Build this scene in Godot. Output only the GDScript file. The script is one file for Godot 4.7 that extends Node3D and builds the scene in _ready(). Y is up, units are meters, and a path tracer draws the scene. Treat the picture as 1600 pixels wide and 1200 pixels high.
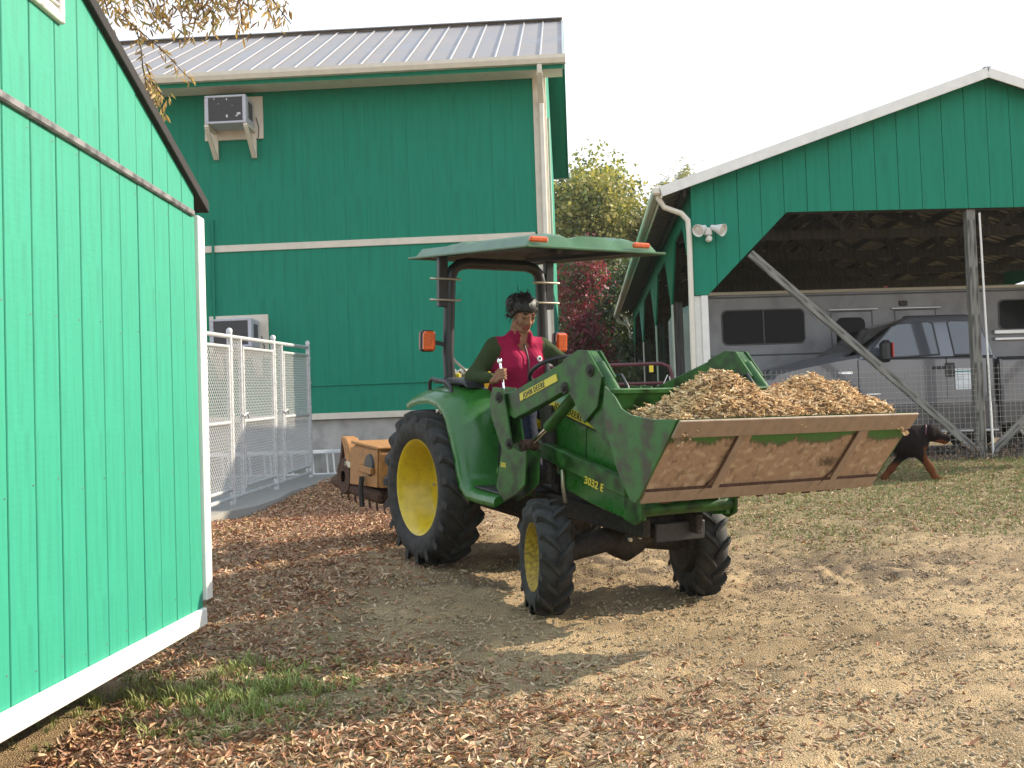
extends Node3D
# A farm yard: a compact loader tractor with a heaped bucket between green barns and a small shed.
# World axes follow the barns: x to the right, y up, -z away from the camera. The yard rises gently away from the camera.

var rng := RandomNumberGenerator.new()
var M := {}
var T := {}
const DEP := [-20.0, 0.0, 3.4, 6.3, 7.2, 8.0, 8.6, 10.0, 12.0, 15.0, 18.0, 90.0]
const HGT := [0.0, 0.0, 0.18, 0.345, 0.40, 0.47, 0.53, 0.62, 0.715, 0.90, 0.955, 0.97]
const TRO := Vector3(-0.64, 0.547, -8.542)      # tractor: ground point under the middle of the rear axle
const TYAW := 0.574
const TPIT := -0.102
var big_noise := FastNoiseLite.new()
var mid_noise := FastNoiseLite.new()

# ---------------------------------------------------------------- mesh collector
class G:
	var v := PackedVector3Array()
	var n := PackedVector3Array()
	var c := PackedColorArray()
	var col := Color(1, 1, 1)
	var colored := false
	func tri(a: Vector3, b: Vector3, d: Vector3, na: Vector3, nb: Vector3, nd: Vector3) -> void:
		if (d - a).cross(b - a).dot(na + nb + nd) < 0.0:
			v.append(a); v.append(d); v.append(b)
			n.append(na); n.append(nd); n.append(nb)
		else:
			v.append(a); v.append(b); v.append(d)
			n.append(na); n.append(nb); n.append(nd)
		if colored:
			c.append(col); c.append(col); c.append(col)
	func flat(a: Vector3, b: Vector3, d: Vector3, out: Vector3) -> void:
		var k := (d - a).cross(b - a)
		if k.length_squared() < 1e-16: return
		k = k.normalized()
		if k.dot(out) < 0.0: k = -k
		tri(a, b, d, k, k, k)
	func quad(a: Vector3, b: Vector3, d: Vector3, e: Vector3, out: Vector3) -> void:
		flat(a, b, d, out); flat(a, d, e, out)
	func box(ctr: Vector3, size: Vector3, bev := 0.0, bs := Basis()) -> void:
		var h := size * 0.5
		var b: float = minf(bev, minf(h.x, minf(h.y, h.z)) * 0.9)
		for ax in 3:
			var x: int = (ax + 1) % 3
			var y: int = (ax + 2) % 3
			for s in [-1.0, 1.0]:
				var q := []
				for k in [[-1, -1], [1, -1], [1, 1], [-1, 1]]:
					var p := Vector3.ZERO
					p[ax] = s * h[ax]; p[x] = k[0] * (h[x] - b); p[y] = k[1] * (h[y] - b)
					q.append(ctr + bs * p)
				var o := Vector3.ZERO
				o[ax] = s
				quad(q[0], q[1], q[2], q[3], bs * o)
		if b > 0.0:
			for ax in 3:
				var x: int = (ax + 1) % 3
				var y: int = (ax + 2) % 3
				for k in [[-1, -1], [1, -1], [1, 1], [-1, 1]]:
					var q := []
					for e in [[-1, 0], [1, 0], [1, 1], [-1, 1]]:
						var p := Vector3.ZERO
						p[ax] = e[0] * (h[ax] - b)
						p[x] = k[0] * (h[x] - (b if e[1] == 0 else 0.0))
						p[y] = k[1] * (h[y] - (0.0 if e[1] == 0 else b))
						q.append(ctr + bs * p)
					var o := Vector3.ZERO
					o[x] = k[0]; o[y] = k[1]
					quad(q[0], q[1], q[2], q[3], bs * o)
			for sx in [-1.0, 1.0]:
				for sy in [-1.0, 1.0]:
					for sz in [-1.0, 1.0]:
						var s := Vector3(sx, sy, sz)
						flat(ctr + bs * (s * (h - Vector3(0, b, b))), ctr + bs * (s * (h - Vector3(b, 0, b))), ctr + bs * (s * (h - Vector3(b, b, 0))), bs * s)
	func bar(a: Vector3, b: Vector3, w: float, d: float, bev := 0.0, up := Vector3.UP) -> void:   # a squared timber or flat bar from a to b
		var z := (b - a).normalized()
		var u := up
		if absf(u.dot(z)) > 0.98: u = Vector3.RIGHT
		var x := u.cross(z).normalized()
		box((a + b) * 0.5, Vector3(w, d, a.distance_to(b)), bev, Basis(x, z.cross(x), z))
	func tube(path: Array, r, seg := 8, caps := true) -> void:
		var m := path.size()
		var rings := []
		var nr := []
		var t0: Vector3 = (path[1] - path[0]).normalized()
		var x := t0.cross(Vector3.UP)
		if x.length() < 0.05: x = t0.cross(Vector3.RIGHT)
		x = x.normalized()
		for i in m:
			var t: Vector3 = (path[mini(i + 1, m - 1)] - path[maxi(i - 1, 0)]).normalized()
			x = (x - t * x.dot(t)).normalized()
			var y := t.cross(x)
			var rr: float = r[i] if r is Array else r
			var ring := []
			var rn := []
			for k in seg:
				var an := TAU * k / seg
				var o := x * cos(an) + y * sin(an)
				ring.append(path[i] + o * rr); rn.append(o)
			rings.append(ring); nr.append(rn)
		for i in m - 1:
			for k in seg:
				var l: int = (k + 1) % seg
				tri(rings[i][k], rings[i][l], rings[i + 1][l], nr[i][k], nr[i][l], nr[i + 1][l])
				tri(rings[i][k], rings[i + 1][l], rings[i + 1][k], nr[i][k], nr[i + 1][l], nr[i + 1][k])
		if caps:
			for e in [0, m - 1]:
				var o: Vector3 = (path[0] - path[1]).normalized() if e == 0 else (path[m - 1] - path[m - 2]).normalized()
				for k in seg:
					tri(path[e], rings[e][k], rings[e][(k + 1) % seg], o, o, o)
	func lathe(prof: Array, xf: Transform3D, seg := 24, smooth := 0.6) -> void:   # prof: Vector2(radius, along the axis y), outside to the right of the way along it
		var m := prof.size()
		var fn := []
		for i in m - 1:
			var d: Vector2 = (prof[i + 1] - prof[i]).normalized()
			fn.append(Vector2(d.y, -d.x))
		for i in m - 1:
			var na: Vector2 = fn[i]
			var nb: Vector2 = fn[i]
			if i > 0 and fn[i - 1].dot(fn[i]) > smooth: na = (fn[i] + fn[i - 1]).normalized()
			if i < m - 2 and fn[i + 1].dot(fn[i]) > smooth: nb = (fn[i] + fn[i + 1]).normalized()
			for k in seg:
				var a0 := TAU * k / seg
				var a1 := TAU * (k + 1) / seg
				var d0 := Vector3(cos(a0), 0, sin(a0))
				var d1 := Vector3(cos(a1), 0, sin(a1))
				var y := Vector3.UP
				var p: Vector2 = prof[i]
				var q: Vector2 = prof[i + 1]
				var A := xf * (d0 * p.x + y * p.y)
				var B := xf * (d1 * p.x + y * p.y)
				var C := xf * (d1 * q.x + y * q.y)
				var D := xf * (d0 * q.x + y * q.y)
				var bs := xf.basis
				var nA := bs * (d0 * na.x + y * na.y)
				var nB := bs * (d1 * na.x + y * na.y)
				var nC := bs * (d1 * nb.x + y * nb.y)
				var nD := bs * (d0 * nb.x + y * nb.y)
				if p.x > 1e-5: tri(A, B, C, nA, nB, nC)
				if q.x > 1e-5: tri(A, C, D, nA, nC, nD)
	func prism(poly: Array, xf: Transform3D, d: float, bev := 0.0) -> void:   # 2D outline in xf's xy plane, thickness d about it along z
		var pts := PackedVector2Array(poly)
		var m := pts.size()
		var ar := 0.0
		for i in m: ar += pts[i].cross(pts[(i + 1) % m])
		if ar > 0.0: pts.reverse()
		var ins := PackedVector2Array()
		var en := PackedVector2Array()
		for i in m:
			var e := (pts[(i + 1) % m] - pts[i]).normalized()
			en.append(Vector2(-e.y, e.x))
		for i in m:
			var a := en[(i + m - 1) % m]
			var b := en[i]
			var k := (a + b) / maxf(1.0 + a.dot(b), 0.25)
			ins.append(pts[i] - k * bev)
		var ix := Geometry2D.triangulate_polygon(pts)
		var bs := xf.basis.orthonormalized()
		for s in [-1.0, 1.0]:
			var z: float = s * d * 0.5
			for i in range(0, ix.size(), 3):
				flat(xf * Vector3(ins[ix[i]].x, ins[ix[i]].y, z), xf * Vector3(ins[ix[i + 1]].x, ins[ix[i + 1]].y, z), xf * Vector3(ins[ix[i + 2]].x, ins[ix[i + 2]].y, z), bs.z * s)
		for i in m:
			var j := (i + 1) % m
			var o := bs * Vector3(en[i].x, en[i].y, 0)
			var w := d * 0.5 - bev
			quad(xf * Vector3(pts[i].x, pts[i].y, -w), xf * Vector3(pts[j].x, pts[j].y, -w), xf * Vector3(pts[j].x, pts[j].y, w), xf * Vector3(pts[i].x, pts[i].y, w), o)
			if bev > 0.0:
				for s in [-1.0, 1.0]:
					quad(xf * Vector3(pts[i].x, pts[i].y, w * s), xf * Vector3(pts[j].x, pts[j].y, w * s), xf * Vector3(ins[j].x, ins[j].y, d * 0.5 * s), xf * Vector3(ins[i].x, ins[i].y, d * 0.5 * s), o + bs.z * s)
	func loft(rings: Array, closed := true, out_from := Vector3.INF, crease := 0.5) -> void:   # rings of equal point counts; normals smoothed where the bend is soft
		var m := rings.size()
		var k: int = rings[0].size()
		var kk := k if closed else k - 1
		var fnorm := []
		var mid := Vector3.ZERO
		for r in rings:
			for p in r: mid += p
		mid /= float(m * k)
		if out_from != Vector3.INF: mid = out_from
		for i in m - 1:
			var row := []
			for j in kk:
				var a: Vector3 = rings[i][j]
				var b: Vector3 = rings[i][(j + 1) % k]
				var e: Vector3 = rings[i + 1][(j + 1) % k]
				var f: Vector3 = rings[i + 1][j]
				var q := (e - a).cross(f - b)
				if q.length() > 1e-12: q = q.normalized()
				var rc := Vector3.ZERO
				if closed and out_from == Vector3.INF:
					for p in rings[i]: rc += p
					rc /= float(k)
				else: rc = mid
				if q.dot((a + b + e + f) * 0.25 - rc) < 0.0: q = -q
				row.append(q)
			fnorm.append(row)
		for i in m - 1:
			for j in kk:
				var nn := []
				for cr in [[0, 0], [0, 1], [1, 1], [1, 0]]:
					var base: Vector3 = fnorm[i][j]
					var s := Vector3.ZERO
					for di in [-1, 0]:
						for dj in [-1, 0]:
							var ii: int = i + cr[0] + di
							var jj: int = j + cr[1] + dj
							if ii < 0 or ii >= m - 1: continue
							if closed: jj = (jj + kk) % kk
							elif jj < 0 or jj >= kk: continue
							if fnorm[ii][jj].dot(base) > crease: s += fnorm[ii][jj]
					nn.append(s.normalized() if s.length() > 0.01 else base)
				var a: Vector3 = rings[i][j]
				var b: Vector3 = rings[i][(j + 1) % k]
				var e: Vector3 = rings[i + 1][(j + 1) % k]
				var f: Vector3 = rings[i + 1][j]
				tri(a, b, e, nn[0], nn[1], nn[2]); tri(a, e, f, nn[0], nn[2], nn[3])
	func cap(ring: Array, out: Vector3) -> void:
		var m := Vector3.ZERO
		for p in ring: m += p
		m /= float(ring.size())
		for i in ring.size(): flat(m, ring[i], ring[(i + 1) % ring.size()], out)
	func add(o: G, xf := Transform3D()) -> void:
		for i in range(0, o.v.size(), 3):
			var b := xf.basis
			var cc := col
			if o.colored and o.c.size() > i: col = o.c[i]
			tri(xf * o.v[i], xf * o.v[i + 1], xf * o.v[i + 2], (b * o.n[i]).normalized(), (b * o.n[i + 1]).normalized(), (b * o.n[i + 2]).normalized())
			col = cc
	func mesh() -> ArrayMesh:
		var ar := []
		ar.resize(Mesh.ARRAY_MAX)
		ar[Mesh.ARRAY_VERTEX] = v
		ar[Mesh.ARRAY_NORMAL] = n
		if colored: ar[Mesh.ARRAY_COLOR] = c
		var am := ArrayMesh.new()
		am.add_surface_from_arrays(Mesh.PRIMITIVE_TRIANGLES, ar)
		return am

# ---------------------------------------------------------------- nodes
func part(called: String, g, m: Material, parent: Node, label := "") -> MeshInstance3D:
	var o := MeshInstance3D.new()
	o.name = called
	o.mesh = g.mesh() if g is G else g
	o.material_override = m
	parent.add_child(o, true)
	if label: o.set_meta("label", label)
	return o
func tag(o: Node, label: String, category: String, group := "", kind := "") -> Node:
	if label: o.set_meta("label", label)
	if category: o.set_meta("category", category)
	if group: o.set_meta("group", group)
	if kind: o.set_meta("kind", kind)
	return o
func thing(called: String, label: String, category: String, at := Vector3.ZERO, group := "") -> Node3D:
	var o := Node3D.new()
	o.name = called
	add_child(o, true)
	o.position = at
	tag(o, label, category, group)
	return o
func holder(called: String, parent: Node) -> Node3D:
	var o := Node3D.new()
	o.name = called
	parent.add_child(o, true)
	return o
func bx(ctr: Vector3, size: Vector3, bev := 0.0, bs := Basis()) -> G:
	var g := G.new()
	g.box(ctr, size, bev, bs)
	return g
func many(called: String, m: Mesh, mt: Material, xfs: Array, cols: Array, parent: Node) -> MultiMeshInstance3D:
	var mm := MultiMesh.new()
	mm.transform_format = MultiMesh.TRANSFORM_3D
	mm.use_colors = cols.size() > 0
	mm.mesh = m
	mm.instance_count = xfs.size()
	for i in xfs.size():
		mm.set_instance_transform(i, xfs[i])
		if cols.size(): mm.set_instance_color(i, cols[i])
	var o := MultiMeshInstance3D.new()
	o.name = called
	o.multimesh = mm
	o.material_override = mt
	parent.add_child(o, true)
	return o
func lin(r: float, g: float, b: float) -> Color:      # a base colour given in linear values
	return Color(r, g, b).linear_to_srgb()

# ---------------------------------------------------------------- textures and materials
func noise_img(w: int, h: int, freq: float, seed_: int, oct := 4, kind := FastNoiseLite.TYPE_SIMPLEX_SMOOTH, gain := 0.5) -> Image:
	var f := FastNoiseLite.new()
	f.noise_type = kind
	f.frequency = freq
	f.seed = seed_
	f.fractal_octaves = oct
	f.fractal_gain = gain
	var im := f.get_seamless_image(w, h)
	im.convert(Image.FORMAT_L8)
	return im
func ramp(im: Image, stops: Array) -> ImageTexture:     # stops: [position 0..1, Color]
	var lut := PackedByteArray()
	for i in 256:
		var t := i / 255.0
		var c: Color = stops[0][1]
		for k in stops.size() - 1:
			if t >= stops[k][0]:
				c = stops[k][1].lerp(stops[k + 1][1], clampf((t - stops[k][0]) / maxf(stops[k + 1][0] - stops[k][0], 1e-4), 0, 1))
		lut.append(int(clampf(c.r, 0, 1) * 255)); lut.append(int(clampf(c.g, 0, 1) * 255)); lut.append(int(clampf(c.b, 0, 1) * 255))
	var d := im.get_data()
	var o := PackedByteArray()
	o.resize(d.size() * 3)
	for i in d.size():
		var k := d[i] * 3
		o[i * 3] = lut[k]; o[i * 3 + 1] = lut[k + 1]; o[i * 3 + 2] = lut[k + 2]
	return ImageTexture.create_from_image(Image.create_from_data(im.get_width(), im.get_height(), false, Image.FORMAT_RGB8, o))
func gray(a: float) -> Color: return Color(a, a, a)
func mat(called: String, c: Color, rough := 0.8, opt := {}) -> StandardMaterial3D:
	var m := StandardMaterial3D.new()
	m.albedo_color = c
	m.roughness = rough
	m.metallic = opt.get("metal", 0.0)
	m.metallic_specular = opt.get("spec", 0.5)
	if opt.has("tex"):
		m.albedo_texture = opt.tex
	if opt.has("bump"):
		m.heightmap_enabled = true
		m.heightmap_texture = opt.bump
		m.heightmap_scale = opt.get("bump_cm", 0.3)
	if opt.has("rough_tex"):
		m.roughness_texture = opt.rough_tex
	if opt.has("tex") or opt.has("bump") or opt.has("rough_tex"):
		m.uv1_triplanar = true
		m.uv1_world_triplanar = opt.get("world", false)
		var s = opt.get("scale", 1.0)
		m.uv1_scale = s if s is Vector3 else Vector3(s, s, s)
	if opt.has("coat"):
		m.clearcoat_enabled = true
		m.clearcoat = opt.coat
		m.clearcoat_roughness = opt.get("coat_rough", 0.1)
	if opt.has("vc"): m.vertex_color_use_as_albedo = true
	if opt.has("back"):
		m.backlight_enabled = true
		m.backlight = opt.back
	if opt.has("rim"):
		m.rim_enabled = true
		m.rim = opt.rim
		m.rim_tint = 0.6
	m.resource_name = called
	M[called] = m
	return m

func make_materials() -> void:
	var streak := noise_img(512, 40, 0.03, 3, 4)
	streak.resize(512, 512, Image.INTERPOLATE_CUBIC)           # stretched along v: upright grain
	var streak_h := noise_img(40, 512, 0.03, 4, 4)
	streak_h.resize(512, 512, Image.INTERPOLATE_CUBIC)
	var blotch := noise_img(512, 512, 0.008, 5, 5)
	var fine := noise_img(512, 512, 0.06, 6, 4)
	var grain := noise_img(1024, 1024, 0.09, 7, 5, FastNoiseLite.TYPE_SIMPLEX_SMOOTH, 0.7)
	var cells := noise_img(512, 512, 0.05, 8, 2, FastNoiseLite.TYPE_CELLULAR)
	var nick := noise_img(128, 512, 0.05, 9, 3)
	nick.resize(512, 512, Image.INTERPOLATE_CUBIC)
	T.streak_h = ramp(streak, [[0, gray(0.62)], [0.5, gray(0.9)], [1, gray(1)]])
	T.streak_mid = ramp(streak, [[0, gray(0.42)], [0.45, gray(0.8)], [1, gray(1)]])
	T.streak_bump = ImageTexture.create_from_image(streak)
	T.streak_bump_h = ImageTexture.create_from_image(streak_h)
	T.blotch = ramp(blotch, [[0, gray(0.8)], [0.5, gray(0.93)], [1, gray(1)]])
	T.blotch_strong = ramp(blotch, [[0.2, gray(0.5)], [0.5, gray(0.82)], [0.8, gray(1)]])
	T.fine = ImageTexture.create_from_image(fine)
	T.nick = ImageTexture.create_from_image(nick)
	T.paint = ramp(noise_img(512, 512, 0.02, 12, 5), [[0, gray(0.86)], [0.45, gray(0.95)], [1, gray(1)]])
	T.soft = ramp(noise_img(512, 512, 0.012, 14, 4), [[0, gray(0.93)], [0.5, gray(0.97)], [1, gray(1)]])
	T.soft_streak = ramp(streak, [[0, gray(0.9)], [0.5, gray(0.97)], [1, gray(1)]])
	T.soil = ramp(grain, [[0.2, Color(0.38, 0.33, 0.28)], [0.4, Color(0.76, 0.72, 0.67)], [0.58, Color(0.93, 0.91, 0.88)], [0.8, Color(1, 1, 1)]])
	T.soil_bump = ImageTexture.create_from_image(grain)
	T.cells = ImageTexture.create_from_image(cells)
	T.concrete = ramp(grain, [[0.1, gray(0.72)], [0.5, gray(0.9)], [0.9, gray(1)]])
	T.mud = ramp(noise_img(512, 512, 0.012, 21, 6), [[0.2, Color(0.52, 0.47, 0.42)], [0.5, Color(0.85, 0.8, 0.75)], [0.75, Color(1, 0.97, 0.93)]])
	T.shingle = ramp(grain, [[0.2, gray(0.55)], [0.8, gray(1)]])
	T.wrinkle = ImageTexture.create_from_image(noise_img(512, 512, 0.02, 91, 3))
	T.rough_var = ramp(blotch, [[0.2, gray(0.55)], [0.8, gray(1)]])
	# timber, paint, roofing
	mat("green_paint", lin(0.015, 0.272, 0.17), 0.6, {tex = T.soft_streak, bump = T.nick, bump_cm = 0.035, scale = 1.6, world = true})
	mat("green_paint_old", lin(0.01, 0.215, 0.132), 0.72, {spec = 0.35, tex = T.soft_streak, bump = T.streak_bump, bump_cm = 0.02, scale = 0.7, world = true})
	mat("white_trim", lin(0.78, 0.77, 0.72), 0.55, {tex = T.soft, bump = T.streak_bump, bump_cm = 0.05, scale = 0.8, world = true})
	mat("cream_trim", lin(0.66, 0.6, 0.49), 0.6, {tex = T.soft, bump = T.streak_bump, bump_cm = 0.05, scale = 0.8, world = true})
	mat("gutter", lin(0.74, 0.69, 0.58), 0.4, {tex = T.soft, scale = 0.7, world = true})
	mat("gray_timber", lin(0.27, 0.26, 0.23), 0.85, {tex = T.streak_mid, bump = T.streak_bump, bump_cm = 0.3, scale = 1.6})
	mat("brown_timber", lin(0.1, 0.096, 0.095), 0.9, {tex = T.streak_h, scale = 1.3})
	mat("roof_deck", lin(0.13, 0.1, 0.085), 0.9, {tex = T.streak_mid, scale = 1.0, world = true})
	mat("roof_metal", lin(0.31, 0.28, 0.265), 0.65, {metal = 0.15, tex = T.blotch, rough_tex = T.rough_var, scale = 0.4, world = true})
	mat("rib_metal", lin(0.42, 0.4, 0.39), 0.35, {metal = 0.4})
	mat("foil", lin(0.26, 0.255, 0.25), 0.5, {metal = 0.2})
	mat("shingle", lin(0.05, 0.046, 0.044), 0.95, {tex = T.shingle, bump = T.soil_bump, bump_cm = 0.4, scale = 2.0, world = true})
	mat("flashing", lin(0.2, 0.19, 0.185), 0.5, {tex = T.blotch_strong, scale = 2.0, world = true})
	mat("concrete", lin(0.36, 0.34, 0.31), 0.9, {tex = T.concrete, bump = T.soil_bump, bump_cm = 0.25, scale = 0.9, world = true})
	mat("concrete_wall", lin(0.42, 0.4, 0.37), 0.92, {tex = T.blotch, bump = T.soil_bump, bump_cm = 0.2, scale = 0.8, world = true})
	mat("galvanised", lin(0.6, 0.6, 0.6), 0.45, {metal = 0.35, tex = T.blotch, scale = 3.0})
	mat("wire", lin(0.58, 0.57, 0.55), 0.5, {metal = 0.4})
	mat("rusty_wire", lin(0.3, 0.28, 0.25), 0.7, {metal = 0.2})
	mat("aluminium", lin(0.7, 0.71, 0.72), 0.3, {metal = 0.7})
	mat("ac_case", lin(0.5, 0.5, 0.55), 0.5, {tex = T.paint, scale = 3.0})
	mat("ac_grille", lin(0.07, 0.068, 0.072), 0.7)
	mat("flake", lin(0.6, 0.6, 0.6), 0.8)
	mat("maroon_paint", lin(0.1, 0.018, 0.028), 0.5, {tex = T.blotch, scale = 4.0})
	# tractor
	mat("tractor_green", lin(0.022, 0.135, 0.016), 0.4, {tex = T.soft, rough_tex = T.rough_var, scale = 2.2, coat = 0.25, coat_rough = 0.15})
	mat("loader_green", lin(0.032, 0.125, 0.019), 0.5, {spec = 0.4, tex = T.blotch_strong, rough_tex = T.rough_var, scale = 1.6})
	mat("canopy_green", lin(0.06, 0.145, 0.06), 0.38, {tex = T.blotch, scale = 1.5})
	mat("tractor_yellow", lin(0.72, 0.5, 0.01), 0.38, {tex = T.blotch, scale = 3.0, coat = 0.2, coat_rough = 0.25})
	mat("dirty_yellow", lin(0.5, 0.35, 0.02), 0.6, {tex = T.mud, scale = 5.0})
	mat("decal_yellow", lin(0.66, 0.52, 0.03), 0.4)
	mat("black_print", lin(0.012, 0.012, 0.012), 0.5)
	mat("rubber", lin(0.036, 0.034, 0.031), 0.78, {tex = T.blotch_strong, bump = T.fine, bump_cm = 0.08, scale = 3.0})
	mat("black_plastic", lin(0.022, 0.022, 0.024), 0.45)
	mat("frame_black", lin(0.02, 0.02, 0.021), 0.4, {tex = T.blotch, scale = 4.0})
	mat("greasy_iron", lin(0.035, 0.03, 0.026), 0.7, {tex = T.mud, bump = T.fine, bump_cm = 0.2, scale = 4.0})
	mat("chrome", lin(0.75, 0.75, 0.74), 0.15, {metal = 1.0})
	mat("zinc", lin(0.55, 0.5, 0.4), 0.35, {metal = 0.7})
	mat("amber_lens", lin(0.75, 0.11, 0.012), 0.25, {coat = 0.5, tex = T.blotch, scale = 9.0})
	mat("red_lens", lin(0.55, 0.03, 0.02), 0.25, {coat = 0.5})
	mat("muddy_steel", lin(0.33, 0.24, 0.17), 0.72, {tex = T.blotch, bump = T.fine, bump_cm = 0.06, scale = 3.4})
	mat("bucket_side", lin(1, 1, 1), 0.5, {tex = ramp(noise_img(512, 512, 0.009, 41, 6), [[0.2, lin(0.05, 0.04, 0.025)], [0.42, lin(0.04, 0.085, 0.025)], [0.7, lin(0.035, 0.13, 0.025)]]), bump = T.fine, bump_cm = 0.05, scale = 1.3})
	mat("bucket_floor", lin(1, 1, 1), 0.75, {vc = true, tex = T.paint, bump = T.fine, bump_cm = 0.15, scale = 3.0})
	mat("tiller_orange", lin(0.4, 0.18, 0.045), 0.55, {tex = T.blotch, scale = 3.0})
	mat("rust", lin(0.1, 0.05, 0.03), 0.9, {tex = T.mud, bump = T.fine, bump_cm = 0.2, scale = 5.0})
	mat("weight_gray", lin(0.05, 0.05, 0.052), 0.6, {tex = T.blotch, scale = 5.0})
	mat("hose", lin(0.02, 0.02, 0.02), 0.5)
	mat("hay_base", lin(0.42, 0.28, 0.15), 0.95, {tex = T.soil, bump = T.soil_bump, bump_cm = 1.0, scale = 3.0})
	mat("straw", lin(0.9, 0.9, 0.9), 0.85, {vc = true, back = Color(0.25, 0.22, 0.15)})
	# vehicles and small things
	mat("truck_paint", lin(0.145, 0.145, 0.155), 0.3, {metal = 0.35, coat = 0.8, coat_rough = 0.06})
	mat("truck_lower", lin(0.06, 0.058, 0.062), 0.38, {metal = 0.3, coat = 0.6, coat_rough = 0.1})  # darker two-tone lower paint, with reflection put into the colour
	mat("dark_glass", lin(0.012, 0.012, 0.013), 0.12, {spec = 0.2})
	mat("cab_glass", lin(0.075, 0.08, 0.09), 0.06, {spec = 1.0})
	mat("trailer_skin", lin(0.32, 0.322, 0.34), 0.45, {metal = 0.2, tex = T.blotch, scale = 0.5})
	mat("trailer_dark", lin(0.1, 0.1, 0.105), 0.5)
	mat("paper", lin(0.75, 0.77, 0.78), 0.6)
	mat("teal_print", lin(0.02, 0.2, 0.2), 0.6)
	mat("gray_print", lin(0.4, 0.42, 0.44), 0.6)
	mat("lamp_glass", lin(0.6, 0.58, 0.52), 0.12, {coat = 0.8})
	# nature
	mat("soil", lin(1, 1, 1), 0.95, {vc = true, tex = T.soil, bump = T.soil_bump, bump_cm = 2.4, scale = 0.95, world = true})
	mat("leaf_litter", lin(0.95, 0.95, 0.95), 0.7, {vc = true, back = Color(0.12, 0.1, 0.08)})
	mat("grass", lin(0.95, 0.95, 0.95), 0.7, {vc = true, back = Color(0.3, 0.3, 0.2)})
	mat("foliage", lin(1, 1, 1), 0.6, {vc = true, back = Color(0.85, 0.85, 0.6)})
	mat("bark", lin(0.11, 0.09, 0.07), 0.95, {tex = T.streak_mid, bump = T.streak_bump, bump_cm = 1.5, scale = 2.0})
	mat("skin_cloth", lin(1, 1, 1), 0.85, {vc = true, spec = 0.25, bump = T.wrinkle, bump_cm = 0.35, scale = 3.2})
	mat("dog_coat", lin(1, 1, 1), 0.8, {vc = true, spec = 0.15, bump = T.fine, bump_cm = 0.3, scale = 6.0})
	mat("hair", lin(0.014, 0.011, 0.01), 0.5, {bump = T.streak_bump, bump_cm = 0.5, scale = 6.0})

# ---------------------------------------------------------------- the yard
func base_height(z: float) -> float:
	var d := -z
	for i in DEP.size() - 1:
		if d <= DEP[i + 1]:
			var t: float = clampf((d - DEP[i]) / (DEP[i + 1] - DEP[i]), 0, 1)
			return lerpf(HGT[i], HGT[i + 1], t)
	return HGT[-1]
func land(x: float, z: float) -> float:
	var b := base_height(z)
	var dx := x + 0.25
	var dz := z + 7.85
	var q := (dx * dx + dz * dz) / 3.2
	var w := exp(-q * q)
	var s := (x - TRO.x) * sin(TYAW) + (z - TRO.z) * cos(TYAW)
	return lerpf(b, TRO.y - 0.1025 * s, w)
func ground_y(x: float, z: float) -> float:
	return land(x, z) + big_noise.get_noise_2d(x, z) * 0.03 * clampf((14.0 + z) / 4.0, 0, 1) + mid_noise.get_noise_2d(x, z) * 0.008
func smooth(a: float, b: float, x: float) -> float:
	var t := clampf((x - a) / (b - a), 0, 1)
	return t * t * (3 - 2 * t)
func lawn(x: float, z: float) -> float:      # 0 bare soil .. 1 grass
	var nz := big_noise.get_noise_2d(x * 1.7 + 40, z * 1.7)
	var a := smooth(-8.2, -10.2, z + nz * 1.6 + (x - 2.5) * 0.25) * smooth(0.6, 1.9, x + nz * 0.6)      # strip before the pole barn
	var b := exp(-(pow((x + 1.72) / 0.72, 2) + pow((z + 5.25) / 0.75, 2))) * 1.3       # tuft beside the shed
	var c := smooth(-2.0, -3.2, x) * smooth(-8.8, -9.6, z) * 0.5
	var d := exp(-(pow((x + 2.6) / 1.3, 2) + pow((z + 13.3) / 1.2, 2))) * 0.9      # by the tiller
	return clampf(maxf(maxf(a, b), maxf(c, d)) + nz * 0.25 * (maxf(a, maxf(b, d))), 0, 1)
func litter(x: float, z: float) -> float:    # how thick the fallen leaves lie, 0..1
	var nz := big_noise.get_noise_2d(x * 2.2, z * 2.2 + 90) * 0.5 + big_noise.get_noise_2d(x * 6.0, z * 6.0) * 0.3
	var a := smooth(-0.5, -2.2, x + (z + 8) * 0.08) * 0.75                       # drifts toward the shed and the kennel
	a = maxf(a, smooth(-9.2, -10.5, z) * smooth(-0.6, -1.6, x))
	var b := exp(-pow((z + 4.65 + x * 0.1) / 0.85, 2)) * smooth(1.9, -0.9, x) * 0.85       # front drift
	var c := exp(-(pow((x + 1.1) / 1.1, 2) + pow((z + 5.7) / 0.55, 2))) * 0.9
	var d := lawn(x, z) * (0.22 * smooth(0.5, 1.2, x) + 0.42 * smooth(-0.5, -1.0, x))
	var e := exp(-(pow((x + 0.45) / 0.5, 2) + pow((z + 6.1) / 1.0, 2)))           # bare wheel way
	return clampf(maxf(maxf(a, b), maxf(c, d)) * (1.0 - 0.7 * e) + nz * 0.55 * maxf(a, maxf(b, c)) + nz * 0.07 + 0.05, 0.0, 1.0)

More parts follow.
